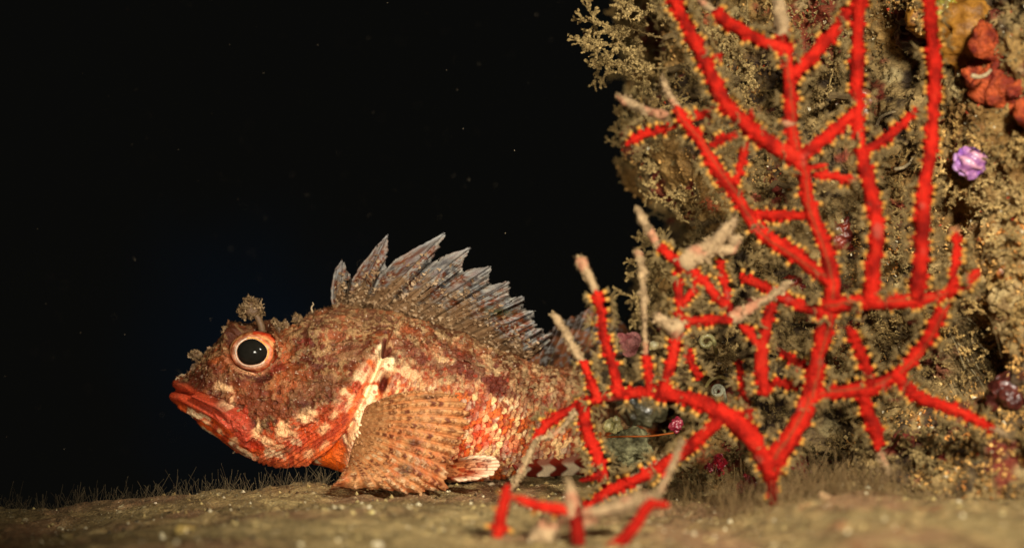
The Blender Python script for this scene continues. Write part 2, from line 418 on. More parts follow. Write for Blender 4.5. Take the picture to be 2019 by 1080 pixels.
# individual hydroid / bryozoan bushes sticking out of the rock towards the dark water
HYD = [(1300, 25, (-1, -.1, .35), .030, 'topmost bushy hydroid tuft on the rock edge beside the dark water', .645),
       (1285, 75, (-1, -.1, -.05), .030, 'silty hydroid bush just below the topmost tuft, pointing left with a crusty finger', .63),
       (1300, 135, (-1, -.1, -.15), .032, 'hydroid bush with forked bare twigs pointing left into dark water, above the tan gorgonian tip', .64),
       (1345, 190, (-.7, -.2, -.3), .028, 'silty hydroid bush behind the branch of the red gorgonian where its tan tips stick left', .635),
       (1345, 300, (-.5, -.2, -.8), .024, 'crumbly tan hydroid tuft hanging down under the leftmost gorgonian fork', .64),
       (1330, 330, (-1, -.1, -.2), .018, 'thin wispy hydroid sprig with bare threads over the dark recess', .65),
       (1430, 150, (-.2, -.8, .2), .026, 'dense silty hydroid bush between two thick gorgonian branches near the top', .61),
       (1470, 60, (-.2, -.7, .6), .028, 'dense brown hydroid bush at the top, right of the long diagonal gorgonian branch', .61),
       (1500, 370, (0, -.9, -.1), .020, 'small silty hydroid cushion with a glint of shell left of the gorgonian trunk', .60),
       (1630, 190, (0, -.9, .4), .022, 'fine olive hydroid tuft between the trunk and the tall straight branch', .60),
       (1360, 440, (-.9, -.3, .3), .018, 'sparse hydroid sprig above the silt coated gorgonian twig', .635),
       (1310, 560, (-.9, -.2, .5), .022, 'open lacy hydroid sprig beside the thin upright tan stalk', .645),
       (1290, 640, (-.8, -.2, .8), .020, 'low lacy hydroid sprig above the pink crust at the edge of the rock', .64),
       (1440, 700, (0, -.9, .4), .014, 'tiny hydroid tuft beside the ring shaped worm tube', .61)]
for (px, py, up, size, lab, dd) in HYD:
    dd -= .034; px += 20 if px < 1350 else 0
    lv = 4 if size > .02 else 3
    B = bush(rng, size * 1.2, lv, .00034, .62, up, flakes=6, fsz=.00060, nb=(2, 4) if (lv < 4 or px < 1360) else (2, 3))
    pos = PT(px, py, dd); mb = MB(); put(mb, B, np.eye(3), pos)
    # short root threads back onto the rock
    q, nn = on_rock(min(px + 60, 1990), py); V, F = tube(np.linspace(pos, q, 6) + rng.normal(size=(6, 3)) * .0006, [.0011] * 6, 6, (.3, .4, .8), .4, 500); mb.add(V, F, lin(105, 86, 56))
    o = mb.build('hydroid_colony', M_hyd, smooth=False, loc=pos); tag(o, lab, 'hydroid', 'silty hydroid bushes on the rock')

# ================================================================== scorpionfish
YC = .600
ST = np.array([  # px x, top y, bottom y, half width mm, depth
 (345.5, 774, 781, 1.5, .600), (347, 766, 788, 5, .600), (351, 756, 795, 8, .600), (358, 748, 803, 10, .600), (370, 738, 811, 12.5, .600), (385, 722, 824, 14.5, .600),
 (400, 706, 837, 16.5, .600), (420, 686, 851, 19, .600), (445, 666, 868, 21.5, .600), (470, 655, 886, 23, .600), (500, 650, 901, 24.5, .600),
 (530, 651, 913, 26, .600), (560, 650, 917, 27.5, .600), (580, 640, 916, 28.5, .600), (600, 625, 914, 29.5, .600), (630, 613, 912, 30.5, .600),
 (660, 604, 919, 31.5, .600), (700, 605, 932, 32, .600), (760, 614, 941, 32, .600), (830, 632, 944, 31, .601), (900, 655, 944, 29, .602),
 (960, 680, 941, 26.5, .605), (1030, 704, 935, 23.5, .610), (1100, 720, 925, 20, .618), (1180, 738, 908, 16, .632), (1260, 762, 888, 12, .652), (1340, 780, 872, 8, .676), (1380, 784, 866, 5, .690)])
NU = 620; near, far = 330, 90
t = np.linspace(0, 1, NU); us = 345.5 + (1380 - 345.5) * (t ** 1.12)
top = np.interp(us, ST[:, 0], ST[:, 1]); bot = np.interp(us, ST[:, 0], ST[:, 2]); hw = np.interp(us, ST[:, 0], ST[:, 3]) / 1000; yc = np.interp(us, ST[:, 0], ST[:, 4])
def smooth1(a, k=7):
    p = np.pad(a, k, mode='edge'); return np.convolve(p, np.hanning(2 * k + 1) / np.hanning(2 * k + 1).sum(), 'same')[k:-k]
top[12:] = smooth1(top)[12:]; bot[12:] = smooth1(bot)[12:]; hw[12:] = smooth1(hw)[12:]; yc = smooth1(yc, 25)
th = np.concatenate([np.linspace(0, np.pi, near, endpoint=False), np.linspace(np.pi, 2 * np.pi, far, endpoint=False)]); NVf = len(th)
cosb, sinb = np.cos(th), np.sin(th)
cs = np.sign(sinb) * np.abs(sinb) ** .72
U = np.repeat(us, NVf); XB = (U - CX) / FPX * np.repeat(yc, NVf)
ZT = H - (top - CY) / FPX * yc; ZB = H - (bot - CY) / FPX * yc
zc = (ZT + ZB) / 2; hh = (ZT - ZB) / 2
# widest a little below the middle
ZV = (zc[:, None] + hh[:, None] * cosb[None, :]); YV = yc[:, None] - hw[:, None] * cs[None, :] * (1 - .12 * np.clip(cosb, 0, 1)[None, :] ** 2)
BV = np.stack([XB, YV.ravel(), ZV.ravel()], 1)
G = BV.reshape(NU, NVf, 3)
dU = np.gradient(G, axis=0); dV = np.roll(G, -1, 1) - np.roll(G, 1, 1); NB = np.cross(dU, dV); NB /= np.linalg.norm(NB, axis=2)[..., None] + 1e-12
if NB[300, near // 2, 1] > 0: NB = -NB
NB = NB.reshape(-1, 3)
ycr = np.repeat(yc, NVf)
ym = ycr - np.abs(ycr - BV[:, 1])       # both flanks share the pattern of the near one
PX = CX + BV[:, 0] / ym * FPX; PY = CY - (BV[:, 2] - H) / ym * FPX
side = np.clip(np.abs(ycr - BV[:, 1]) / np.repeat(hw, NVf), 0, 1)
MOUTH = [(340, 768), (365, 774), (385, 784), (412, 797), (437, 810), (462, 832)]
PREO = [(742, 712), (722, 742), (696, 774), (655, 808), (600, 843), (548, 878), (505, 897)]
OPER = [(756, 690), (742, 716), (726, 752), (712, 785), (697, 820), (676, 856), (646, 888), (604, 909), (556, 919)]
MAXI = [(392, 784), (430, 802), (462, 828), (488, 850)]
disp = np.zeros(len(BV)); Q = BV
dm, tm = polydist(PX, PY, MOUTH)
lipz = sst(470, 440, PX)
disp += lipz * (-.0034 * np.exp(-(dm / 3.2) ** 2) + .0016 * np.exp(-((np.abs(dm) - 12) / 8.) ** 2))
dx_, tx_ = polydist(PX, PY, MAXI); wmx = 7 + 13 * tx_
disp += .0024 * sst(wmx, wmx - 4, np.abs(dx_ + 2)) * sst(505, 490, PX)
disp -= .0010 * np.exp(-((np.abs(dx_ + 2) - wmx - 3) / 2.5) ** 2) * sst(510, 480, PX)
dj, tj = polydist(PX, PY, [(356, 800), (400, 826), (450, 858), (500, 888)]); disp += .0007 * np.exp(-(dj / 4) ** 2) - .0009 * np.exp(-((dj - 9) / 3) ** 2) * (PX < 505)
dp, tp = polydist(PX, PY, PREO)            # direction runs right-top to left-bottom: lower-right side negative?
do_, to_ = polydist(PX, PY, OPER)
s_low = -dp; s_op = -do_                     # positive = below / behind the line
inp = sst(510, 580, PX)
disp += .0017 * sst(2, -8, s_low) * inp * sst(-90, -10, s_low)
fold = (s_low > 0) & (s_op < 0) & (PX < 752)
disp += fold * (.00030 * np.sin(s_low * .95) + .0002 * np.sin(s_low * 2.3 + 2)) * sst(0, 5, s_low)
opm = (PX > 500) & (PY < 935); opw = sst(520, 640, PX)
disp += np.where(opm, .0030 * sst(2.0, -3, s_op) * sst(-60, -5, s_op), 0) * opw
disp -= np.where(opm, .0022 * np.exp(-((s_op - 5) / 5) ** 2), 0) * opw
d3, t3 = polydist(PX, PY, [(620, 785), (650, 762), (690, 752)]); disp += .001 * np.exp(-(d3 / 3) ** 2)
er = np.hypot((PX - 499) / 52, (PY - 694) / 43)
disp += -.0055 * sst(.95, .75, er) + .0024 * np.exp(-((er - 1.08) / .12) ** 2) * sst(700, 665, PY) + .0010 * np.exp(-((er - 1.1) / .1) ** 2)
def bumpf(x, y, rx_, ry_, a, rot=0):
    c, s = math.cos(rot), math.sin(rot); u_ = (PX - x) * c + (PY - y) * s; v_ = -(PX - x) * s + (PY - y) * c
    return a * np.exp(-((u_ / rx_) ** 2 + (v_ / ry_) ** 2))
disp += bumpf(513, 742, 22, 9, -.0030) + bumpf(757, 755, 7, 17, -.0055, .25) + bumpf(764, 694, 8, 7, -.0035) + bumpf(757, 722, 10, 10, .0018) + bumpf(598, 672, 9, 6, -.002)
disp += bumpf(704, 850, 14, 50, .0034, .2) + bumpf(460, 735, 40, 16, .0014, .4) + bumpf(590, 735, 60, 10, .0016, .15) + bumpf(620, 660, 50, 8, .0014, -.2)
# scales behind the gill cover
wob1 = (fbm(Q * 420, 2, 95) - .5) * 9; wob2 = (fbm(Q * 420, 2, 97) - .5) * 9
S = PX + (PY - 800) * .25 + wob1; T_ = PY - (PX - 800) * .22 + wob2
ddx, ddy, RR = 10.5, 15.0, 11.5
ci = np.round(S / ddx); bestc = np.full(len(S), 1e9); sh = np.zeros(len(S)); sid = np.zeros(len(S)); sfree = np.zeros(len(S))
for k in (-2, -1, 0, 1, 2):
    c = ci + k; offy = (np.mod(c, 2)) * ddy / 2
    r0 = np.round((T_ - offy) / ddy)
    for kk in (-1, 0, 1):
        ty = (r0 + kk) * ddy + offy; tx = c * ddx
        jx = tx + (hsh(c, r0 + kk, c * 0, 3) - .5) * 3.5; jy = ty + (hsh(c, r0 + kk, c * 0, 4) - .5) * 3.5
        rd = np.hypot(S - jx, (T_ - jy)); m = (rd < RR) & (tx < bestc)
        bestc = np.where(m, tx, bestc); sh = np.where(m, (S - jx) / RR, sh); sid = np.where(m, hsh(c, r0 + kk, c * 0, 7), sid); sfree = np.where(m, rd / RR, sfree)
scl = sst(4, 30, s_op) * sst(715, 770, PX) * sst(0.15, .5, side)
scl = np.where(opm | (PX > 740), scl, 0)
disp += scl * ((sh * .5 + .5) * .0016 - .0006) * (.5 + 1.0 * fbm(Q * 60, 2, 101))
# warty / flaky skin
fl1 = fbm(Q * 120, 3, 110) - .5; fl2 = ridged(Q * 330, 3, 114) - .62; fl3 = fbm(Q * 900, 3, 118) - .5; w1, w2, wid = worley(Q * 330, 120)
upper_line = np.interp(PX, [340, 420, 500, 580, 660, 740, 800, 900, 1000, 1150], [740, 790, 850, 850, 800, 720, 705, 720, 740, 780])
rug = sst(60, -40, PY - upper_line)                   # 1 on the crusty upper part
lipmask = sst(24, 14, np.abs(dm)) * sst(452, 425, PX) * sst(-22, -8, dm * 1.0 + 0 * dm)
rug = rug * (1 - lipmask)
amp = .35 + .65 * rug
disp += amp * (fl1 * .0030 + fl2 * .0016 + fl3 * .0011) * (1 - .85 * lipmask) * sst(.75, 1.1, er)
disp += rug * .0008 * (w1 - .45) - rug * (wid > .62) * sst(.34, .15, w1) * .0007
edgem = sst(345.5, 352, np.repeat(us, NVf))
FV = BV + NB * (disp * edgem)[:, None]

# pigment
lace = sst(.56, .66, ridged(Q * 330 + 3, 4, 130) * .75 + fl3 * .7 + .05)
patch = fbm(Q * np.array([48, 48, 60]), 3, 133); patch2 = fbm(Q * 130, 3, 136); fine = fbm(Q * 480, 3, 139); patch3 = fbm(Q * 230, 2, 143)
up = mix(mix(lin(104, 44, 22)[None, :], lin(168, 84, 42)[None, :], sst(.4, .6, patch2)), mix(lin(150, 118, 76)[None, :], lin(200, 152, 102)[None, :], fine), lace * .85 * (.35 + .65 * sst(.62, .42, patch)))
up = mix(up, lin(110, 86, 60)[None, :], sst(700, 620, PY) * .45) * .76
up = up * (.72 + .6 * sst(.35, .65, fbm(Q * 80, 3, 191)))[:, None]
low = mix(C_BRICK[None, :], C_ORANGE[None, :], sst(.38, .62, patch2))
low = mix(low, C_CREAM[None, :] * .95, sst(.50, .56, patch3 * .6 + patch2 * .4) * .85)
low = mix(low, lin(120, 32, 18)[None, :], sst(.60, .68, fbm(Q * 200 + 9, 3, 150)) * .8)
lm = sst(-28, 28, PY - upper_line + (patch2 - .5) * 130)
C = mix(up, low, lm)
# scaled flank
sc_c = mix(lin(216, 104, 38)[None, :], lin(248, 200, 138)[None, :], sst(.34, .44, sid * .6 + patch3 * .25 + patch2 * .15))
dotr = hsh(np.round(sid * 99991).astype(int), np.zeros(len(sid), int), np.zeros(len(sid), int), 77)
sc_c = mix(sc_c, lin(150, 36, 10)[None, :], sst(.62, .36, np.hypot(sh + .1, sfree * .5)) * (dotr > .30) * .95)
sc_c = mix(sc_c, lin(130, 40, 18)[None, :], sst(.55, .62, sid * .3 + fbm(Q * 75 + 4, 3, 155) * .7) * .85)
sc_c = mix(sc_c, lin(110, 50, 30)[None, :], sst(.82, 1.0, sfree) * .5)
sc_c = mix(sc_c, lin(250, 222, 186)[None, :], sst(.1, .8, sh) * sst(.6, .9, sid) * .5)
sc_up = mix(mix(lin(92, 46, 24)[None, :], lin(142, 82, 44)[None, :], sid), lin(196, 158, 112)[None, :], np.clip(lace * .8 + sst(.5, .64, patch3) * .5, 0, 1)) * .78
sc_c = mix(sc_up, sc_c, sst(-30, 45, PY - upper_line - 30 + (patch2 - .5) * 120))
sc_c = sc_c * (.62 + .76 * fbm(Q * 700, 3, 161))[:, None]; sc_c = mix(sc_c, lin(150, 70, 38)[None, :], sst(.5, .62, fbm(Q * 350, 3, 166)) * .55)
C = mix(C, sc_c, scl); C = mix(C, lin(150, 52, 24)[None, :], sst(.60, .70, fine) * lm * .5)
def pig(x, y, rx_, ry_, c, a=1., rot=0, soft=.5, rag=.8):
    global C
    cc, ss = math.cos(rot), math.sin(rot); u_ = (PX - x) * cc + (PY - y) * ss; v_ = -(PX - x) * ss + (PY - y) * cc
    r = np.hypot(u_ / rx_, v_ / ry_) + (patch3 - .5) * rag * 2.2 + (fine - .5) * rag * 2.4
    C = mix(C, np.asarray(c)[None, :], sst(1 + soft * .5, 1 - soft * .5, r) * a)
# dark saddles
pig(930, 725, 60, 22, lin(88, 34, 20), .8, .5); pig(990, 765, 45, 16, lin(96, 34, 20), .8, .4); pig(800, 690, 40, 14, lin(100, 44, 28), .6, .6)
pig(1090, 800, 50, 14, lin(110, 44, 26), .6, .2); pig(870, 720, 40, 12, lin(96, 40, 24), .7, .4)
pig(510, 800, 60, 34, lin(122, 54, 26), .8); pig(640, 770, 55, 26, lin(112, 64, 38), .6, -.2); pig(565, 810, 34, 22, lin(120, 58, 30), .7)
pig(600, 675, 14, 9, lin(110, 34, 20), .9); pig(513, 742, 28, 11, lin(70, 24, 14), .9, .1); pig(548, 728, 16, 14, lin(120, 36, 18), .9)
pig(690, 700, 40, 24, lin(130, 76, 50), .5)
# red / orange lower head
pig(430, 845, 60, 12, lin(224, 84, 32), .85, .55); pig(560, 860, 90, 26, lin(206, 76, 30), .6, -.2); pig(640, 810, 60, 20, lin(176, 64, 28), .6, -.5); pig(500, 868, 26, 14, lin(170, 44, 20), .9, .5); pig(545, 905, 60, 12, lin(236, 104, 52), .9, .05)
pig(600, 895, 50, 16, lin(232, 110, 58), .85, -.3); pig(470, 820, 24, 14, lin(190, 66, 40), .8, .6)
for (x, y, a, b, r) in [(507, 848, 7, 14, .2), (527, 868, 18, 8, .3), (560, 848, 13, 15, .4), (603, 818, 14, 13, .3), (616, 808, 12, 9, .5), (578, 850, 9, 8, 0), (450, 768, 14, 9, .3),
                        (458, 790, 8, 12, .2), (640, 842, 13, 7, -.6), (612, 885, 13, 6, -.5), (662, 815, 12, 6, -.8), (645, 868, 12, 5, -.7), (690, 788, 10, 5, -.9), (680, 770, 7, 5, -.9), (550, 880, 14, 6, -.3), (436, 850, 8, 5, .5), (410, 832, 8, 4, .5), (462, 868, 8, 4, .5), (480, 730, 16, 6, .3)]:
    pig(x, y, a, b, lin(248, 196, 140), .8, r, .9)
for (x, y, a, b, r) in [(390, 826, 4, 7, .5), (424, 846, 5, 8, .5), (446, 862, 5, 8, .5), (486, 880, 5, 9, .4), (540, 898, 6, 12, .2), (575, 902, 5, 12, 0), (600, 836, 8, 5, -.4), (566, 872, 9, 5, -.3), (638, 800, 9, 5, -.6), (652, 850, 10, 6, -.7), (628, 868, 12, 6, -.6), (676, 795, 12, 6, -.9), (668, 838, 9, 5, -.8), (600, 865, 10, 6, -.4), (590, 880, 12, 5, -.3), (706, 760, 10, 6, -1), (720, 735, 9, 5, -1)]:
    pig(x, y, a, b, lin(160, 52, 26), .85, r)
# behind gill cover: cream humps, orange breast
pig(758, 716, 20, 16, C_CREAM, .9, 0); pig(800, 735, 30, 11, lin(244, 190, 140), .55, .3); pig(785, 765, 20, 8, lin(248, 200, 150), .7); pig(728, 785, 9, 26, C_CREAM, .9, .3)
pig(712, 820, 11, 34, lin(255, 228, 180), .95, .3); pig(700, 862, 13, 34, lin(250, 190, 130), .7, .25)
pig(660, 900, 34, 30, lin(244, 104, 26), .95, -.3, rag=.2); pig(690, 895, 15, 22, lin(250, 176, 120), .6)
pig(757, 755, 8, 18, lin(96, 26, 12), .95, .25, rag=.2); pig(764, 692, 9, 8, lin(90, 30, 18), .9)
pig(955, 862, 26, 22, lin(196, 46, 12), .6); pig(1010, 880, 20, 12, lin(200, 54, 16), .5); pig(940, 815, 20, 10, lin(176, 50, 16), .5); pig(890, 900, 24, 24, lin(190, 50, 14), .5)
pit = (wid > .62) * sst(.34, .2, w1) * (rug * .8 + .2 * lm) * sst(1.0, 1.2, er)
C = mix(C, lin(72, 30, 18)[None, :], np.clip(pit, 0, 1) * .8)
v1, v2, vid = worley(Q * 400, 191); spk = (vid > .42) * sst(.36, .2, v1 + (fine - .5) * .3) * np.clip(lm + scl * sst(-40, 20, PY - upper_line), 0, 1) * sst(1.0, 1.2, er) * (1 - sst(.5, .9, np.exp(-(((PX - 655) / 40) ** 2 + ((PY - 900) / 30) ** 2))))
C = mix(C, lin(140, 44, 16)[None, :], np.clip(spk, 0, 1) * .8)
# lips and maxilla
C = mix(C, mix(lin(206, 76, 42)[None, :], lin(180, 50, 24)[None, :], sst(.4, .6, patch2)), np.clip(lipmask, 0, 1) * .95)
C = mix(C, mix(lin(200, 78, 52)[None, :], lin(150, 50, 30)[None, :], sst(.4, .6, patch2)), sst(wmx, wmx - 4, np.abs(dx_ + 2)) * sst(505, 490, PX) * .8)
# warm edge of the gill cover
C = mix(C, lin(226, 100, 52)[None, :], np.where(opm, np.exp(-((s_op + 3) / 3.5) ** 2), 0) * .8 * sst(700, 760, PY))
C = mix(C, lin(206, 96, 60)[None, :], fold * .35 * (np.sin(s_low * .95) > .3))
# lighter rim round the eye
C = mix(C, lin(206, 132, 92)[None, :], np.exp(-((er - 1.02) / .07) ** 2) * sst(690, 720, PY) * .8)
C = mix(C, lin(140, 60, 30)[None, :], sst(.95, .8, er))
C = mix(C, lin(236, 206, 176)[None, :], (hsh((Q[:, 0] * 4000).astype(int), (Q[:, 1] * 10).astype(int), (Q[:, 2] * 4000).astype(int), 5) > .994) * rug * .7)  # sheen specks painted into the colour as scattered pale dots on crusty skin

fish = empty('scorpionfish', PT(800, 945, YC))
tag(fish, 'mottled red and brown scorpionfish with raised spiny back fin resting on silt', 'fish')
Fb = grid_faces(NU, NVf, True)
body = mesh_obj('body', FV, np.array(Fb), M_skin, colr=C); child(body, fish)
FN = NB
def on_fish(px, py):
    k = np.where((PX - px) ** 2 + (PY - py) ** 2 < 9)[0]; k = k[FV[k, 1] < ycr[k] + .0005]
    if len(k) == 0:
        k = np.array([np.argmin((PX - px) ** 2 + (PY - py) ** 2 + (FV[:, 1] > ycr) * 1e5)])
    j = k[len(k) // 2]; return FV[j].copy(), FN[j].copy(), C[j].copy()

# ragged skin flaps all over the crusty parts (uncountable): one part
rng = np.random.default_rng(5)
mb = MB()
def flap(mb, p, n, s, c, rng, droop=(.5, 0, -.3), k=6):
    """a small ragged leaf of skin standing off the surface"""
    d = np.array(n) * .55 + np.array(droop) * .8 + rng.normal(size=3) * .35; d /= np.linalg.norm(d)
    a = np.cross(d, np.array(n) + rng.normal(size=3) * .2); a /= np.linalg.norm(a) + 1e-9
    V = []; 
    for i in range(k + 1):
        f = i / k; wd = math.sin(math.pi * min(f * .8 + .12, 1)) ** .7; ja, jb = rng.normal(size=2) * .22
        V.append(p + a * (f - .5) * s * 1.1 * (1 + .1 * ja)); V.append(p + a * (f - .5) * s * 1.3 + d * s * (wd * (.75 + jb * 1.4)) + np.array(n) * s * .12 * ja)
    F = [[2 * i, 2 * i + 2, 2 * i + 3, 2 * i + 1] for i in range(k)]
    mb.add(np.array(V), F, c)
wts = rug * (ycr > FV[:, 1]) * (U < 1170) * (er > 1.15); wts = wts * (.25 + (fbm(Q * 90, 2, 171) > .5)); wts /= wts.sum()
for j in rng.choice(len(FV), 4200, p=wts):
    s = (.0005 + .0010 * rng.random() ** 2); c = C[j] * .75 + lin(196, 156, 108) * .3 * (.3 + .9 * rng.random())
    flap(mb, FV[j] - FN[j] * .0002, FN[j], s, c * (.8 + .4 * rng.random()), rng, k=3)
for a in rng.random(260) * 2 * math.pi:
    rr_ = 1.0 + .22 * rng.random(); p, n, c = on_fish(499 + 52 * rr_ * math.cos(a), 694 + 43 * rr_ * math.sin(a)); dn_ = 1 if math.sin(a) < 0 else .3
    flap(mb, p, n, (.0006 + .0009 * rng.random()) * (1 if math.sin(a) < .3 else .6), mix(lin(120, 76, 46)[None, :], lin(196, 150, 104)[None, :], rng.random(1))[0], rng, (-math.cos(a) * dn_, -.6, math.sin(a) * dn_ * .6), 3)
# fringe along the top of the head and back
for px in np.linspace(356, 700, 120):
    py = np.interp(px, us, top); p = PT(px, py + 2, YC) + np.array([0, rng.normal() * .004, 0]); 
    flap(mb, p, (rng.normal() * .3, 0, 1), .0011 + .0013 * rng.random() ** 2, lin(138, 106, 76) * (.7 + .5 * rng.random()), rng, (.0, 0, .6), 3)
o = mb.build('skin_fringe', M_flap, smooth=False); child(o, fish); tag(o, kind='stuff')
# larger pale flaps on the flank
for (x, y, s) in [(918, 722, 17), (942, 728, 15), (985, 748, 20), (1042, 768, 18), (1085, 782, 14), (530, 722, 9), (560, 700, 8), (640, 690, 8), (700, 712, 8), (870, 700, 10), (845, 668, 9), (606, 700, 7), (660, 650, 9), (470, 812, 9), (445, 822, 7)]:
    p, n, c = on_fish(x, y - s * .4); mb = MB()
    flap(mb, p, n, s * .00018, lin(206, 170, 126) if s > 12 else lin(176, 136, 98), rng, (.35, -.1, -.9), 8)
    o = mb.build('skin_flap', M_flap, smooth=False); child(o, fish)

# frilly tentacles: above the eye, on the snout, above the lip
def tentacle(name, root, tipc, rx_, rz_, n, stalkr):
    mb = MB(); root = np.array(root); tipc = np.array(tipc)
    V, F = tube(catmull([root, (root * .6 + tipc * .4) + [.0008, 0, 0], tipc], 10), np.linspace(stalkr, stalkr * .8, 10), 8, (0, 1, 0), .35, 700); mb.add(V, F, lin(120, 92, 66))
    V, F = blob(tipc, (rx_ * .72, rx_ * .5, rz_ * .72), 16, 24, .5, 600, 3); mb.add(V, F, lin(112, 84, 58))
    for i in range(n * 4):
        v = rng.normal(size=3); v /= np.linalg.norm(v); p0 = tipc + v * np.array([rx_, rx_ * .6, rz_]) * rng.uniform(.6, 1.0) * (1 + .25 * math.sin(4 * v[0] + 3 * v[2])); flap(mb, p0, v, .0005 + .0006 * rng.random(), mix(lin(104, 80, 54)[None, :], lin(170, 138, 98)[None, :], rng.random(1))[0], rng, (0, 0, 0), 3)
    for i in range(n // 2):
        v = rng.normal(size=3) * np.array([1, .8, 1]); v /= np.linalg.norm(v); p0 = tipc + v * np.array([rx_, rx_ * .7, rz_]) * .7
        e = v + rng.normal(size=3) * .5; pts = [p0]; 
        for k in range(4): e = e + rng.normal(size=3) * .9; e /= np.linalg.norm(e); pts.append(pts[-1] + e * np.mean([rx_, rz_]) * .15)
        V, F = tube(catmull(pts, 7), np.linspace(.00028, .00013, 7), 5, (.2, .9, .3)); mb.add(V, F, mix(lin(120, 94, 64)[None, :], lin(190, 160, 120)[None, :], rng.random(1))[0])
    o = mb.build(name, M_flap); child(o, fish)
tentacle('eye_tentacle', PT(517, 655, .590), PT(496, 607, .590), .0044, .0037, 110, .0013)
tentacle('snout_tentacle', PT(402, 708, .596), PT(386, 699, .596), .0023, .0016, 40, .0009)
tentacle('head_tentacle', PT(548, 655, .592), PT(543, 640, .592), .0019, .0020, 36, .0009)
tentacle('head_tentacle', PT(566, 655, .592), PT(562, 642, .592), .0012, .0018, 26, .0008)
tentacle('brow_tentacle', PT(462, 668, .592), PT(449, 652, .592), .0019, .0011, 26, .0006)
tentacle('nape_tentacle', PT(590, 642, .594), PT(586, 628, .594), .0017, .0018, 30, .0009)
for pts in ([(356, 750), (350, 744), (346, 750), (347, 760)], [(366, 742), (360, 738), (352, 741)], [(468, 878), (466, 886), (459, 893)], [(616, 615), (614, 606), (618, 600), (616, 596)]):
    mb = MB(); V, F = tube(catmull([PT(a, b, .594) for a, b in pts], 9), np.linspace(.00035, .00015, 9), 6); mb.add(V, F, lin(190, 165, 130))
    o = mb.build('skin_thread', M_flap); child(o, fish)

# ---- eyes
def make_eye(sgn):
    c0 = PT(499, 694, YC); c = np.array([c0[0] * .585 / .6 if sgn < 0 else c0[0], YC + sgn * .0157, 0]); c[2] = H - (694 - CY) / FPX * .5775; c[0] = (499 - CX) / FPX * .5775
    rx_, rz_, ry_ = .0091, .0070, .0066
    def cap(cx, cz, ax, az, lift, nr=14, na=56, r0=0., shape=None, colf=None):
        V = []; CC = []
        for i in range(nr):
            f = r0 + (1 - r0) * i / (nr - 1)
            for k in range(na):
                a = 2 * math.pi * k / na; q = 1.0 if shape is None else shape(a)
                X_ = cx + ax * f * q * math.cos(a); Z_ = cz + az * f * q * math.sin(a)
                rr_ = min(.999, (X_ / rx_) ** 2 + (Z_ / rz_) ** 2); Y_ = math.sqrt(1 - rr_) * ry_ + lift * (1 - f ** 6 if r0 == 0 else 1)
                V.append((c[0] + X_, c[1] + sgn * Y_, c[2] + Z_)); CC.append(colf(f, a) if colf else (.5, .5, .5))
        F = grid_faces(nr, na, True).tolist()
        if r0 == 0: F.append(list(range(na)))
        return np.array(V), F, np.array(CC)
    mb = MB(); V, F = blob(c, (rx_, ry_, rz_), 40, 60, .03, 400, 2)
    rr_ = np.hypot((V[:, 0] - c[0]) / rx_, (V[:, 2] - c[2]) / rz_); ang = np.arctan2(V[:, 2] - c[2], V[:, 0] - c[0]); nz_ = fbm(V * 500, 3, 7)
    cc = mix(lin(150, 74, 36)[None, :], lin(226, 164, 104)[None, :], sst(.42, .6, nz_)); cc = mix(cc, lin(92, 36, 18)[None, :], sst(.55, .65, fbm(V * 260, 2, 70)) * .8); cc = mix(cc, lin(214, 52, 20)[None, :], sst(.75, .95, rr_) * (np.cos(ang - .2) > .1) * .95)
    cc = mix(cc, lin(120, 60, 36)[None, :], sst(.9, 1.0, rr_) * .6)
    mb.add(V, F, cc); eye = mb.build('eye', M_eye); child(eye, fish)
    def shp(a): return 1 + .07 * math.cos(a - 3.7) + .025 * math.cos(3 * a + .6) + .012 * math.sin(5 * a)
    mb = MB()
    def icol(f, a):
        n = .5 + .5 * math.sin(a * 17 + f * 9) * math.sin(a * 7 + 2)
        base = lin(246, 206, 172) * (1 - n * .5) + lin(226, 132, 88) * n * .5
        if f > .86: base = base * (1 - (f - .86) / .14) + lin(222, 120, 74) * (f - .86) / .14
        if math.cos(a - .1) > .6 and f > .78: base = base * .5 + lin(230, 90, 50) * .5
        return base
    V, F, CC = cap(-.0004, -.0001, .0072, .0060, .00018, 22, 120, .55, shp, icol); ff_ = .35 + .65 * sst(.78, .92, np.repeat(.55 + .45 * np.arange(22) / 21, 120)[:len(V)]) * .9 + .1; nn_ = fbm(V * 1300, 3, 12); n3_ = fbm(V * 420, 2, 14); CC = mix(CC, lin(176, 92, 44)[None, :], sst(.5, .62, nn_) * .6 * ff_); CC = mix(CC, lin(120, 56, 28)[None, :], sst(.55, .65, n3_) * .6 * ff_); mb.add(V, F, CC)
    iris = mb.build('iris', M_eye); iris.parent = eye; 
    mb = MB(); V, F, CC = cap(-.0003, .0001, .0054, .0046, .0010, 14, 56, 0, shp); mb.add(V, F)
    pu = mb.build('pupil', M_pupil); pu.parent = eye
    mb = MB()
    V, F, CC = cap(-.0003, .0001, .0057, .0049, .0004, 3, 72, .95, shp, lambda f, a: lin(252, 236, 214) if math.cos(a - .6) < .2 else lin(250, 176, 60)); mb.add(V, F, CC)
    rg = mb.build('iris_rim', M_eye); rg.parent = eye
for s in (-1, 1): make_eye(s)

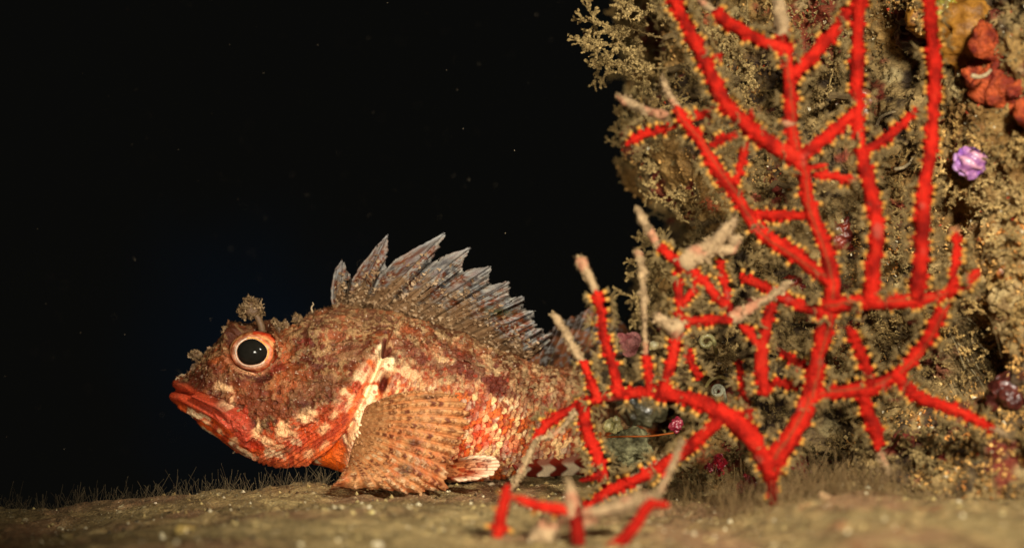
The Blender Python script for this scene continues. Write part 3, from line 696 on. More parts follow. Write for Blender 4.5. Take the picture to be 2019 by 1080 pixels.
# ---- generic fin sheet from columns (base point, edge point)
def fin_mesh(cols, nt_, depthf, colf, name, parent, thick=.0005, matr=None, ridge=None):
    """cols: list of (bx, by, ex, ey, ray) in photo pixels"""
    n = len(cols); V = np.zeros((n, nt_, 3)); A = np.zeros((n, nt_)); Bq = np.zeros((n, nt_)); R = np.zeros((n, nt_)); QX = np.zeros((n, nt_)); QY = np.zeros((n, nt_))
    for i, (bx, by, ex, ey, ray) in enumerate(cols):
        for j in range(nt_):
            f = j / (nt_ - 1); px = bx + (ex - bx) * f; py = by + (ey - by) * f
            V[i, j] = PT(px, py, depthf(px, py, f, ray)); A[i, j] = i / (n - 1); Bq[i, j] = f; R[i, j] = ray; QX[i, j] = px; QY[i, j] = py
    V = V.reshape(-1, 3); c = colf(A.ravel(), Bq.ravel(), R.ravel(), QX.ravel(), QY.ravel(), V)
    o = mesh_obj(name, V, grid_faces(n, nt_), matr or M_fin, colr=c); child(o, parent)
    md = o.modifiers.new('solid', 'SOLIDIFY'); md.thickness = thick; md.offset = 0
    return o

SP = [  # spine base, tip, and the outline between this tip and the next leading edge
 dict(b=(668, 606), lead=[(655, 601), (654, 564), (660, 534)], tip=(674, 511), back=[(684, 534), (691, 557)]),
 dict(b=(692, 608), lead=[(696, 548), (715, 519), (742, 485)], tip=(765, 462), back=[(763, 485), (760, 508), (759, 530), (748, 548)]),
 dict(b=(724, 614), lead=[(752, 540), (779, 512), (819, 488)], tip=(877, 459), back=[(866, 482), (858, 497), (848, 510), (845, 522)]),
 dict(b=(760, 622), lead=[(856, 516), (880, 502)], tip=(927, 487), back=[(918, 503), (911, 518), (910, 534), (905, 541)]),
 dict(b=(800, 634), lead=[(915, 536), (932, 529)], tip=(968, 525), back=[(963, 546), (958, 560)]),
 dict(b=(840, 646), lead=[(968, 562)], tip=(1002, 555), back=[(1003, 570), (999, 584)]),
 dict(b=(880, 658), lead=[(1010, 588)], tip=(1031, 584), back=[(1031, 598), (1029, 607)]),
 dict(b=(920, 672), lead=[(1036, 613)], tip=(1053, 613), back=[(1052, 622), (1046, 628)]),
 dict(b=(955, 686), lead=[(1050, 632)], tip=(1055, 634), back=[(1054, 642), (1050, 648)]),
 dict(b=(985, 696), lead=[(1056, 648)], tip=(1070, 648), back=[(1072, 656), (1066, 664)]),
 dict(b=(1015, 706), lead=[(1070, 662)], tip=(1088, 656), back=[(1086, 664), (1082, 672)]),
]
cols = []; DR = np.random.default_rng(3)
for i, s in enumerate(SP):
    b = s['b']; nb_ = SP[i + 1]['b'] if i + 1 < len(SP) else (1040, 714)
    prevb = SP[i - 1]['b'] if i else (655, 604)
    lead = s['lead'] + [s['tip']]
    for k in range(len(lead) - 1):
        for f in np.linspace(0, 1, 8, endpoint=False):
            e = np.array(lead[k]) * (1 - f) + np.array(lead[k + 1]) * f; fr = (k + f) / (len(lead) - 1)
            bb = np.array(b) * fr + (np.array(b) * .8 + np.array(prevb) * .2) * (1 - fr)
            cols.append((bb[0], bb[1], e[0] + DR.normal() * .7, e[1] + DR.normal() * .7, i - .15 + .15 * fr))
    if len(lead) == 1 or True:
        pass
    back = [s['tip']] + s['back'] + ([SP[i + 1]['lead'][0]] if i + 1 < len(SP) else [])
    for k in range(len(back) - 1):
        for f in np.linspace(0, 1, 9, endpoint=False):
            e = np.array(back[k]) * (1 - f) + np.array(back[k + 1]) * f; fr = (k + f) / (len(back) - 1)
            bb = np.array(b) * (1 - fr) + (np.array(nb_) * .8 + np.array(b) * .2) * fr
            cols.append((bb[0], bb[1], e[0] + DR.normal() * 2.2, e[1] + DR.normal() * 1.8, i + .85 * fr))
def ddep(px, py, f, ray):
    return .592 - .0022 * math.cos(2 * math.pi * ray) * (f ** .6) + .010 * (1 - f) ** 2 + .012 * max(0, (px - 1000) / 100) - .0045 * f * (ray % 1.0)
def dcol(A, B, R, QX, QY, V):
    n1 = fbm(np.stack([QX * .05, QY * .05, R * 0], 1), 4, 201); n2 = fbm(np.stack([QX * .16, QY * .16, R * 0], 1), 3, 203); r3 = ridged(np.stack([QX * .11, QY * .13, R * 0], 1), 3, 207)
    fr = R - np.floor(R + .15)
    c = mix(lin(42, 30, 22)[None, :], lin(128, 100, 70)[None, :], sst(.36, .62, n2))
    c = mix(c, lin(122, 62, 34)[None, :], sst(.40, .54, n1) * sst(.35, .55, B) * .9)
    c = mix(c, lin(104, 104, 108)[None, :], sst(.44, .36, n1) * sst(.30, .5, B) * .7)
    c = mix(c, lin(150, 150, 146)[None, :], sst(.72, .80, r3) * sst(.2, .4, B) * .9)
    c = mix(c, lin(150, 142, 132)[None, :], sst(.86, .98, B) * .55)
    band = sst(.3, .7, .5 + .5 * np.sin(B * 24 + np.floor(R + .15) * 1.3)); ax = np.exp(-((fr) / .05) ** 2)
    c = mix(c, mix(lin(48, 34, 28)[None, :], lin(146, 148, 152)[None, :], band), ax * sst(.3, .5, B) * .6)
    c = mix(c, mix(lin(110, 78, 52)[None, :], lin(168, 134, 98)[None, :], n2), sst(.60, .35, B + (n1 - .5) * .9))
    vf1, vf2, vid = worley(np.stack([QX * .085 + n2 * 1.5, QY * .10 + n1 * 1.5, np.floor(R + .15) * 3.7], 1), 61)
    c = mix(c, lin(186, 180, 166)[None, :], sst(.11, .04, vf2 - vf1) * sst(.34, .5, B) * sst(.42, .55, n2) * .6)
    c = mix(c, lin(176, 172, 168)[None, :], np.exp(-((fr - .02) / .05) ** 2) * sst(.45, .75, B) * .35)
    c = c * (1 - .45 * sst(.55, .8, fr))[:, None]
    olive = np.exp(-(((QX - 985) / 26) ** 2 + ((QY - 614) / 9) ** 2)); c = mix(c, lin(66, 70, 30)[None, :], olive * .9)
    return c
dors = fin_mesh(cols, 46, ddep, dcol, 'dorsal_fin', fish, .0007)
for i, s in enumerate(SP):
    pts = np.array([s['b'], (np.array(s['b']) * .5 + np.array(s['tip']) * .5) + np.array([-10, -4]) * (1 if i in (1, 2, 3, 4) else .4), s['tip']])
    P2 = catmull(pts, 24); P3_ = np.array([PT(a, b, ddep(a, b, k / 23, i) - .0004) for k, (a, b) in enumerate(P2)])
    V, F = tube(P3_, np.linspace(.00045, .00014, 24) * (1 if i < 6 else .7), 8, (0, 1, 0), .2, 700)
    kk = np.concatenate([np.repeat(np.arange(24), 8), [0, 23]]) / 23.
    c = mix(lin(70, 50, 38)[None, :], lin(160, 158, 156)[None, :], sst(.35, .65, .5 + .5 * np.sin(kk * 30 + i * 2)) * sst(.25, .5, kk)); c = mix(lin(150, 118, 86)[None, :], c, sst(.1, .4, kk))
    mb = MB(); mb.add(V, F, c); o = mb.build('spine', M_fin); o.parent = dors; o.location = -Vector((0, 0, 0))
# little flaps over fin foot
mb = MB()
for _ in range(1100):
    i = rng.integers(len(cols)); bx, by, ex, ey, ry_ = cols[i]; f = rng.random() ** 1.2 * .8; px = bx + (ex - bx) * f; py = by + (ey - by) * f
    flap(mb, PT(px, py, ddep(px, py, f, ry_) - .0004), (0, -1, .2), .0006 + .0009 * rng.random(), mix(lin(128, 96, 66)[None, :], lin(184, 156, 122)[None, :], rng.random(1))[0], rng, (.2, -.2, -.6), 3)
o = mb.build('fin_fringe', M_flap, smooth=False); o.parent = dors; tag(o, kind='stuff')

# soft rear back fin
cols2 = []
edge = catmull([(1068, 668), (1087, 648), (1109, 629), (1139, 618), (1164, 604), (1190, 606), (1225, 630), (1250, 668), (1262, 700)], 90)
base = catmull([(1030, 712), (1070, 722), (1120, 730), (1180, 742), (1240, 762)], 90)
for i in range(90):
    z_ = 3 * abs(math.sin(i * math.pi / 6.5)); cols2.append((base[i][0], base[i][1], edge[i][0] + DR.normal() * .8, edge[i][1] + 5 - z_ + DR.normal(), i / 6.5))
def scol(A, B, R, QX, QY, V):
    n = fbm(np.stack([QX * .07, QY * .07, R * 0], 1), 3, 231); n2 = fbm(np.stack([QX * .2, QY * .2, R * 0], 1), 3, 233)
    c = mix(lin(52, 36, 26)[None, :], lin(122, 72, 44)[None, :], sst(.4, .6, n)); c = mix(c, lin(120, 116, 112)[None, :], sst(.56, .66, n2) * .8); return mix(c, lin(96, 84, 50)[None, :], sst(.3, .0, np.abs(np.sin(R * np.pi))) * .6)
fin_mesh(cols2, 34, lambda px, py, f, r: .606 + .00016 * (px - 1050) - .0011 * abs(math.sin(r * math.pi)) * f, scol, 'rear_dorsal_fin', fish, .0007)
# tail fin, curled back behind the stones
cols3 = []
for i in range(60):
    f = i / 59; bx, by = 1370, 800 + 55 * f; ex = 1480 + 25 * math.sin(f * math.pi); ey = 735 + 190 * f
    cols3.append((bx, by, ex + 4 * math.sin(i), ey, f * 9))
fin_mesh(cols3, 24, lambda px, py, f, r: .688 + .02 * f - .001 * abs(math.sin(r * math.pi)), scol, 'tail_fin', fish, .0008)

# ---- pectoral fin, a fan spread towards the camera and propped on the silt
TIPS = [(872, 771), (903, 779), (921, 797), (928, 815), (925, 834), (917, 853), (909, 873), (899, 892), (891, 911), (885, 933), (884, 966), (860, 967), (830, 973), (800, 973), (768, 967), (735, 965), (700, 964), (652, 961)]
BAS = catmull([(722, 800), (714, 822), (708, 845), (700, 868), (692, 890), (688, 908)], len(TIPS))
nr_ = len(TIPS); NC = (nr_ - 1) * 14 + 1; NTT = 120
tipc = catmull(TIPS, NC); basc = catmull(BAS, NC)
ri = np.linspace(0, nr_ - 1, NC)
V = np.zeros((NC, NTT, 3)); QX = np.zeros((NC, NTT)); QY = QX.copy(); RF = QX.copy(); RT = QX.copy()
for i in range(NC):
    b = basc[i]; e = tipc[i]; r = ri[i]; fr = r - round(r)
    e = b + (e - b) * (1 - .055 * (abs(fr) * 2) ** 1.5 + .012 * math.sin(i * 7.3) - .05 * max(0, math.sin(i * .41 + 1) - .7))
    bend = np.interp(r, [0, 4, 9, 13, 17], [-22, -10, 0, 4, -10]); dv_ = e - b; nrm = np.array([-dv_[1], dv_[0]]) / np.hypot(*dv_)
    m = (b + e) / 2 - nrm * -bend
    for j in range(NTT):
        f = j / (NTT - 1); p = (1 - f) ** 2 * b + 2 * f * (1 - f) * m + f * f * e
        d = .5655 - .017 * math.sin(f * 1.9) + .007 * f * f
        if r > 9: d -= .003 * f * (r - 9) / 8
        d += -.00028 * (math.cos(2 * math.pi * fr) + .35 * math.cos(6 * math.pi * fr)) * min(1, f * 3) - .00025 * math.sin(f * 95 + round(r)) * max(0, 1 - abs(fr) * 4)
        V[i, j] = PT(p[0], p[1], d); QX[i, j], QY[i, j] = p; RF[i, j] = r; RT[i, j] = f
V = V.reshape(-1, 3); QX = QX.ravel(); QY = QY.ravel(); RF = RF.ravel(); RT = RT.ravel()
fr = np.abs(RF - np.round(RF)); rid = np.round(RF)
n1 = fbm(np.stack([QX * .04, QY * .04, 0 * QX], 1), 3, 301); n2 = fbm(np.stack([QX * .15, QY * .15, 0 * QX], 1), 3, 303)
c = mix(lin(232, 170, 110)[None, :], lin(222, 146, 88)[None, :], sst(.05, .4, fr)); c = mix(c, lin(206, 92, 42)[None, :], sst(.45, .62, n1) * .5 * sst(3, 8, RF))
c = mix(c, lin(214, 164, 116)[None, :], sst(.5, .62, n2) * .35)
kq = np.floor(RT * 14 + .35 * np.sin(rid * 1.7)); hs = hsh(rid, kq, 0 * rid, 6); fq = (RT * 14 + .35 * np.sin(rid * 1.7)) - kq
spot = (hs > .55) * sst(.45, .25, np.abs(fq - .5)) * sst(.42, .22, fr) * sst(.10, .2, RT)
c = mix(c, lin(112, 44, 26)[None, :], spot * (.5 + .4 * (hs > .75)) * sst(.3, .5, n2 + .1))
cream = (hs < .2) * sst(.45, .25, np.abs(fq - .5)) * sst(.4, .2, fr) * sst(6, 10, RF); c = mix(c, lin(232, 196, 150)[None, :], cream * .8)
c = c * .84 * (.75 + .5 * fbm(np.stack([QX * .3, QY * .3, 0 * QX], 1), 3, 311))[:, None]; ht = hsh(rid, np.floor(RT * 34), 0 * rid, 16); c = mix(c, lin(120, 60, 34)[None, :], (ht > .72) * sst(.5, .2, np.abs(RT * 34 - np.floor(RT * 34) - .5)) * .5 * sst(.45, .3, fr)); dk = np.exp(-(((QX - 815) / 10) ** 2 + ((QY - 873) / 8) ** 2)) + np.exp(-(((QX - 800) / 14) ** 2 + ((QY - 925) / 12) ** 2)) + np.exp(-(((QX - 845) / 14) ** 2 + ((QY - 783) / 5) ** 2)); c = mix(c, lin(70, 24, 16)[None, :], np.clip(dk * 1.3, 0, 1) * .8)
c = mix(c, mix(lin(140, 92, 54)[None, :], lin(196, 140, 88)[None, :], n2), sst(.32, .05, RT) * .8)
V[:, 1] -= (n2 - .5) * .0007 + (spot > .5) * .0001
pec = mesh_obj('pectoral_fin', V, grid_faces(NC, NTT), M_fin, colr=c); child(pec, fish); md = pec.modifiers.new('solid', 'SOLIDIFY'); md.thickness = .0004; md.offset = 1
mb = MB(); VV = V.reshape(NC, NTT, 3)
for _ in range(360):                               # papillae along the rays
    r = rng.integers(nr_); i = min(NC - 1, r * 14); j = int(rng.random() ** .9 * (NTT - 4)) + 2; p = VV[i, j] + np.array([0, -.0005, 0])
    flap(mb, p, (0, -1, 0), .0005 + .0006 * rng.random(), mix(lin(130, 76, 44)[None, :], lin(206, 156, 104)[None, :], rng.random(1))[0], rng, (.3, -.2, -.4), 3)
o = mb.build('papillae', M_flap, smooth=False); o.parent = pec; tag(o, kind='stuff')

# knobbly cream pads at the root of the fan
mb = MB()
for k in range(58):
    x = rng.uniform(698, 724) - (rng.random() * 4); y = rng.uniform(800, 925); x = x - (y - 800) * .19 + 6
    p, n, cc = on_fish(min(max(x, 640), 735), y); s = rng.uniform(.0006, .0011)
    P_ = [p - n * .0004, p + n * s * 1.1 + np.array([s * .7, 0, -s * .2]), p + n * s * 1.3 + np.array([s * 2.0, -s * .3, -s * .5])]
    V, F = tube(catmull(P_, 6), [s * .75, s * .75, s * .7, s * .6, s * .4, s * .2], 7, (.1, .2, .9)); mb.add(V, F, mix(lin(255, 214, 168)[None, :], lin(240, 130, 74)[None, :], rng.random(1) * sst(820, 930, np.array([y])))[0])
o = mb.build('fin_root_knobs', M_skin); child(o, fish); tag(o, kind='stuff')

# ---- pelvic fin
cols4 = []; nE = 110
edge = catmull([(905, 947), (940, 944), (962, 938), (974, 934), (975, 928), (984, 920), (985, 911), (978, 903), (968, 900), (952, 898), (932, 900)], nE); base = catmull([(872, 940), (874, 930), (880, 918), (886, 910)], nE)
for i in range(nE):
    q = .96 + .04 * abs(math.sin(i * math.pi / 9)); b = base[i]; e = b + (edge[i] - b) * (q + DR.normal() * .006); cols4.append((b[0], b[1], e[0], e[1], i / 9))
def pcol(A, B, R, QX, QY, V):
    n = fbm(np.stack([QX * .05 + B, QY * .16, R * 0], 1), 3, 331); n2 = fbm(np.stack([QX * .15, QY * .3, R * 0], 1), 3, 333)
    c = mix(lin(222, 140, 84)[None, :], lin(246, 214, 178)[None, :], sst(.3, .95, B)); c = mix(c, lin(190, 110, 66)[None, :], sst(.35, .05, np.abs(np.sin(R * 3 * np.pi))) * .5); c = mix(c, lin(176, 62, 26)[None, :], sst(.50, .60, n) * sst(1, .5, B) * .9); return mix(c, lin(110, 34, 18)[None, :], sst(.60, .68, n2) * .8 * sst(.98, .8, B))
fin_mesh(cols4, 60, lambda px, py, f, r: .572 - .012 * math.sin(f * 1.6) - .0009 * abs(math.sin(r * math.pi)) * min(1, 2 * f), pcol, 'pelvic_fin', fish, .0009)
# ---- anal fin, banded, lying along the silt behind
cols5 = []
base = catmull([(1010, 915), (1060, 905), (1120, 895), (1180, 885)], 70); edge = catmull([(1022, 932), (1050, 938), (1090, 937), (1140, 934), (1190, 926)], 70)
for i in range(70): cols5.append((base[i][0], base[i][1], edge[i][0] + DR.normal() * .6, edge[i][1] + 1.5 * abs(math.sin(i * .5)), i / 7))
def acol(A, B, R, QX, QY, V):
    b_ = sst(.35, .65, .5 + .5 * np.sin(QX * .13 + np.sin(QY * .25) * .8)); c = mix(lin(104, 30, 18)[None, :], lin(238, 214, 176)[None, :], b_)
    return mix(c, lin(150, 46, 26)[None, :], sst(.55, .3, B) * .8)
fin_mesh(cols5, 24, lambda px, py, f, r: .586 + .00018 * (px - 1010) - .002 * f, acol, 'anal_fin', fish, .0009)

# ================================================================== gorgonians
C_R = lin(178, 30, 17); C_RD = lin(120, 17, 10)
def gdepth(px, py):
    return .516 - .014 * (px - 1300) / 700 + .006 * math.sin(px * .011 + 1) * math.sin(py * .009) + .006 * max(0, (1300 - px) / 300)
def branch_pts(pl, n, tipoff=0, d0=0):
    P2 = catmull([(a, b) for a, b in pl], n)
    return np.array([PT(a, b, gdepth(a, b) + d0 + tipoff * (k / (n - 1)) ** 2) for k, (a, b) in enumerate(P2)])
PXM = .515 / FPX
POL = []
def make_branch(root, name, pl, r0, r1, groove=False, tipoff=0, d0=0, polyp=1.0, tone=1.0, parent=None, taper=True):
    L = sum(math.hypot(pl[i + 1][0] - pl[i][0], pl[i + 1][1] - pl[i][1]) for i in range(len(pl) - 1)); n = max(8, int(L / 5))
    P = branch_pts(pl, n, tipoff, d0); f = np.linspace(0, 1, n); R = (r0 + (r1 - r0) * f) * PXM * .82
    if taper: R = R * np.sqrt(np.clip((1.0 - f) * L / (r1 * 1.6) + .12, 0, 1))
    R = R * (1 + .22 * (fbm(np.stack([f * L * .02, f * 0 + r0, f * 0 + L], 1), 2, 3) - .5) * 2)
    sd = 20; V, F = tube(P, R, sd, (0, 1, 0), .32, 640, int(L))
    nv = fbm(V * 300, 3, 9); c = mix((C_RD * tone)[None, :], (C_R * tone)[None, :], sst(.25, .6, nv)); c = mix(c, (lin(182, 46, 28) * tone)[None, :], sst(.6, .75, nv) * .5); c = c * (.62 + .76 * fbm(V * 60, 3, 77))[:, None]; c = mix(c, lin(170, 110, 92)[None, :], sst(.76, .84, fbm(V * 150 + 3, 2, 79)) * .25)
    if groove:
        k = np.arange(n) * sd; T = np.gradient(P, axis=0)
        # vertex facing the camera
        ff = np.arange(n * sd) % sd; front = np.argmin(V[:n * sd].reshape(n, sd, 3)[:, :, 1].mean(0))
        wob = front + np.round(1.5 * np.sin(np.arange(n) * .08))
        g = np.abs((ff - np.repeat(wob, sd) + sd / 2) % sd - sd / 2) < .8
        idx = np.where(g)[0]; c[idx] = c[idx] * .25 + lin(110, 60, 34) * .75
        ctr = np.repeat(P, sd, 0); V[idx] = ctr[idx] + (V[idx] - ctr[idx]) * .90
    mb = MB(); mb.add(V, F, c); o = mb.build(name, M_red)
    if parent is None: child(o, root)
    else: o.parent = parent
    # where the polyps sit
    if polyp > 0:
        T = np.gradient(P, axis=0); T /= np.linalg.norm(T, axis=1)[:, None]; s_ = 0.; step = 12.0 / polyp
        pos = np.arange(8, L - 4, step)
        for s in pos:
            for sg in (-1, 1, 0):
                if sg == 0 and rng.random() > .30: continue
                k = int(np.clip((s + rng.normal() * 3) / L * (n - 1), 0, n - 1)); a = rng.normal() * .45 + (0 if sg else math.pi / 2 * rng.choice([-.6, .6]))
                S = np.cross(T[k], [0, 1, 0]); S /= np.linalg.norm(S); N_ = np.cross(S, T[k])
                sg_ = sg if sg else rng.choice([-1, 1]); d = S * math.cos(a) * sg_ + N_ * math.sin(a)
                if sg and rng.random() < .10 + .5 * (math.sin(s * .045 + r0 * 3 + L) > .75): continue
                if N_.dot([0, -1, 0]) * math.sin(a) > .75: continue
                POL.append((root, P[k] + d * R[k] * .93, d + T[k] * rng.normal() * .25))
    return o
def silt_twig(root, pl, r0, r1, parent=None, d0=0, tipoff=0, name='silt_coating', bulb=1.0):
    L = sum(math.hypot(pl[i + 1][0] - pl[i][0], pl[i + 1][1] - pl[i][1]) for i in range(len(pl) - 1)); n = max(8, int(L / 3))
    P = branch_pts(pl, n, tipoff, d0); f = np.linspace(0, 1, n); R = (r0 + (r1 - r0) * f) * PXM * .9 * (1 + .38 * bulb * (fbm(np.stack([f * L * .035, f * 0 + r0 + L, f * 0], 1), 2, 13) - .5) * 2)
    R = R * np.clip((1 - f) * 6 + .35, 0, 1)
    V, F = tube(P, R, 14, (0, 1, 0), .5, 500, int(L) + 3)
    c = mix(lin(122, 98, 70)[None, :], lin(184, 156, 118)[None, :], fbm(V * 500, 3, 4)); c = mix(c, lin(176, 96, 72)[None, :], sst(.6, .7, fbm(V * 160, 2, 44)) * .5)
    mb = MB(); mb.add(V, F, c)
    for k in range(int(L * 1.3)):
        i = rng.integers(n); v = rng.normal(size=3); v /= np.linalg.norm(v); p = P[i] + v * R[i] * 1.05; s = .0004 + .0006 * rng.random()
        a, b = rng.normal(size=3) * s * .6, rng.normal(size=3) * s * .6; mb.add(np.array([p - a, p + b, p + a + v * s * .8, p - b * .6 + v * s * .3]), [[0, 1, 2], [0, 2, 3]], lin(160, 134, 98) * (.6 + .6 * rng.random()))
    o = mb.build(name, M_silt); 
    if parent is None: child(o, root)
    else: o.parent = parent
    return o
g = empty('gorgonian', PT(1527, 1022, gdepth(1527, 1022)))
tag(g, 'large bright red sea fan with yellow polyps, its trunk rising in front of the rock', 'sea fan')
MAIN = [(1524, 925), (1534, 895), (1558, 862), (1590, 805), (1604, 760), (1612, 700), (1625, 650), (1637, 600), (1641, 550), (1630, 500), (1612, 450), (1594, 400), (1586, 350), (1571, 310), (1560, 260), (1558, 200), (1556, 150), (1546, 90), (1540, 30)]
make_branch(g, 'trunk', MAIN, 21, 12, True)
ft = make_branch(g, 'holdfast', [(1526, 905), (1521, 940), (1524, 985), (1536, 1035)], 20, 9, tone=.75, taper=False)
mb = MB()
for (bx_, by_, br_) in [(1530, 1022, 34), (1505, 1024, 22), (1560, 1028, 24), (1528, 1000, 15)]:
    V, F = blob(PT(bx_, by_, gdepth(bx_, by_)), (br_ * PXM, br_ * .8 * PXM, br_ * .5 * PXM), 16, 22, .7, 330, br_); mb.add(V, F, mix(lin(110, 84, 54)[None, :], lin(170, 120, 84)[None, :], fbm(V * 300, 3, 5)))
o = mb.build('silt_crust', M_silt); o.parent = ft
silt_twig(g, [(1519, 950), (1522, 990), (1528, 1030)], 10, 20, parent=ft, d0=.003)
silt_twig(g, [(1500, 1000), (1512, 1015), (1524, 1030)], 7, 14, parent=ft, d0=.004)
silt_twig(g, [(1543, 70), (1538, 30), (1532, -10)], 15, 13)
silt_twig(g, [(1556, 246), (1556, 236)], 16, 16)
def bt(name, parent_r=None): pass
B = {}
BR = [ # key, polyline, r0, r1, groove, tip offset
 ('b1', [(1640, 555), (1600, 525), (1555, 495), (1510, 465), (1475, 425), (1450, 385), (1420, 345), (1395, 305), (1370, 265), (1345, 235), (1332, 208)], 18, 9, True, -.004),
 ('b2', [(1637, 602), (1700, 597), (1760, 596), (1820, 590), (1870, 575), (1905, 552), (1932, 532)], 19, 10, True, .004),
 ('b3', [(1716, 590), (1722, 530), (1729, 470), (1725, 420), (1712, 360), (1697, 300), (1690, 240), (1689, 150), (1690, 80), (1694, 0), (1697, -60)], 17, 15, False, .0),
 ('b4', [(1808, 580), (1815, 510), (1819, 440), (1822, 370), (1834, 300), (1838, 230), (1843, 150), (1838, 80), (1831, 0), (1826, -60)], 17, 14, False, .004),
 ('b5', [(1574, 312), (1520, 285), (1475, 250), (1430, 205), (1403, 150), (1378, 100), (1352, 50), (1328, 0), (1310, -40)], 18, 14, False, -.006),
 ('b6', [(1588, 302), (1640, 262), (1680, 226), (1703, 200)], 14, 11, False, 0),
 ('b7', [(1568, 142), (1610, 102), (1650, 55), (1688, 0), (1706, -40)], 14, 13, False, .003),
 ('b8', [(1552, 98), (1510, 85), (1460, 60), (1425, 38), (1405, 22)], 15, 13, False, -.003),
 ('b9', [(1425, 212), (1360, 235), (1300, 258), (1262, 268), (1234, 287)], 11, 7, False, -.004),
 ('b10', [(1448, 268), (1425, 275), (1398, 290)], 9, 7, False, 0), ('b10', [(1478, 252), (1482, 215)], 9, 7, False, 0), ('b10', [(1392, 132), (1424, 106)], 9, 7, False, 0),
 ('b11', [(1468, 285), (1462, 320), (1450, 350), (1436, 372)], 10, 9, False, 0),
 ('b12', [(1600, 425), (1530, 425), (1480, 421), (1462, 410)], 12, 9, False, .004),
 ('b13', [(1702, 300), (1745, 275), (1780, 245), (1810, 213)], 11, 6, False, -.002),
 ('b14', [(1712, 356), (1665, 352), (1625, 345), (1600, 346)], 10, 7, False, .003), ('b14', [(1588, 332), (1632, 325)], 8, 6, False, 0),
 ('b15', [(1628, 618), (1560, 598), (1513, 567), (1457, 546)], 15, 10, False, .006),
 ('b16', [(1596, 775), (1650, 773), (1700, 767), (1730, 760), (1770, 736), (1805, 700), (1835, 655), (1855, 612), (1862, 588)], 18, 12, True, .002),
 ('b17', [(1718, 768), (1705, 720), (1690, 680), (1671, 643)], 13, 9, False, -.003),
 ('b18', [(1700, 770), (1710, 810), (1726, 850), (1731, 888)], 16, 15, False, -.002),
 ('b19', [(1768, 742), (1810, 783), (1870, 802), (1920, 825), (1966, 850)], 16, 8, False, .002),
 ('b20', [(1876, 572), (1882, 520), (1888, 458)], 9, 6, False, .002),
 ('b21', [(1520, 930), (1495, 880), (1455, 835), (1410, 805), (1370, 790), (1310, 775), (1250, 774), (1180, 785), (1130, 805), (1085, 830), (1048, 872)], 22, 10, False, .004),
 ('b22', [(1178, 784), (1165, 750), (1148, 712)], 12, 9, False, -.002),
 ('b23', [(1220, 775), (1205, 710), (1190, 660), (1184, 610), (1174, 572)], 12, 8, False, -.003),
 ('b24', [(1282, 775), (1278, 730), (1273, 695)], 11, 7, False, 0),
 ('b25', [(1306, 775), (1322, 720), (1332, 670), (1342, 620), (1336, 560), (1342, 522)], 12, 10, False, .004),
 ('b26', [(1350, 530), (1318, 503), (1296, 482)], 11, 7, False, .003),
 ('b27', [(1350, 525), (1390, 560), (1420, 590), (1440, 608)], 13, 12, False, 0), ('b27', [(1380, 552), (1345, 600)], 9, 8, False, 0),
 ('b28', [(1340, 637), (1390, 630), (1445, 630)], 10, 10, False, -.003), ('b28', [(1440, 612), (1428, 555), (1416, 503)], 9, 6, False, .006),
 ('b30', [(1342, 665), (1360, 710), (1382, 748)], 10, 7, False, .005),
 ('b31', [(1508, 770), (1500, 720), (1506, 670), (1516, 620), (1535, 585)], 15, 10, False, .004), ('b32', [(1500, 700), (1485, 665), (1458, 640)], 11, 9, False, 0),
 ('b33', [(1495, 880), (1475, 820), (1465, 760), (1455, 708)], 14, 9, False, .012),
 ('b34', [(1612, 742), (1570, 715), (1530, 685)], 13, 8, False, .010), ('b34', [(1605, 768), (1545, 755), (1500, 762)], 11, 8, False, .008),
 ('b35', [(1150, 800), (1158, 850), (1180, 905), (1196, 965)], 14, 12, False, 0), ('b35', [(1190, 935), (1142, 947)], 10, 7, False, 0),
 ('b36', [(1425, 825), (1370, 870), (1330, 902), (1270, 938), (1200, 968), (1150, 1003)], 16, 10, False, -.006),
 ('b37', [(1318, 915), (1312, 950)], 11, 8, False, 0),
]
for (k, pl, r0, r1, gr, to) in BR:
    e_ = np.array(pl[0], float) - np.array(pl[1], float); e_ /= np.hypot(*e_); pl = [tuple(np.array(pl[0]) + e_ * 7)] + pl[1:]
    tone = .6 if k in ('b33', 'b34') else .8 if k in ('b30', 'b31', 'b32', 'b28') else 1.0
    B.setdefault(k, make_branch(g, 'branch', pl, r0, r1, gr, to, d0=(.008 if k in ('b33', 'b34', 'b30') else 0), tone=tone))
for (k, pl, r0, r1) in [('b1', [(1335, 215), (1322, 190), (1303, 152)], 9, 6), ('b9', [(1345, 236), (1305, 228), (1260, 212), (1216, 190)], 12, 9), ('b9', [(1275, 262), (1262, 262), (1255, 240)], 8, 6),
                        ('b8', [(1408, 24), (1385, 5), (1370, -20)], 8, 7), ('b18', [(1731, 888), (1742, 910), (1750, 930), (1744, 952)], 7, 5), ('b19', [(1964, 848), (1982, 858)], 7, 5),
                        ('b22', [(1149, 716), (1132, 688), (1112, 650), (1090, 618)], 8, 9), ('b23', [(1176, 580), (1165, 550), (1150, 524), (1140, 508)], 7, 12), ('b24', [(1273, 698), (1270, 620), (1268, 560), (1264, 520), (1257, 492)], 5, 8),
                        ('b26', [(1297, 484), (1278, 452), (1266, 432), (1257, 408)], 8, 8), ('b12', [(1345, 518), (1380, 500), (1420, 470), (1452, 420)], 22, 12), ('b12', [(1450, 470), (1440, 490), (1400, 492)], 15, 10),
                        ('b28', [(1440, 628), (1480, 606), (1520, 584), (1556, 560)], 15, 6), ('b28', [(1340, 650), (1310, 635), (1290, 622)], 18, 10), ('b36', [(1352, 876), (1325, 900), (1260, 945), (1200, 985)], 8, 22),
                        ('b36', [(1292, 985), (1322, 925), (1345, 868)], 6, 6), ('b21', [(1052, 868), (1040, 905), (1022, 940), (1008, 965)], 4, 6), ('b21', [(1135, 812), (1100, 850), (1058, 868)], 6, 3)]:
    silt_twig(g, pl, r0, r1, parent=B[k])
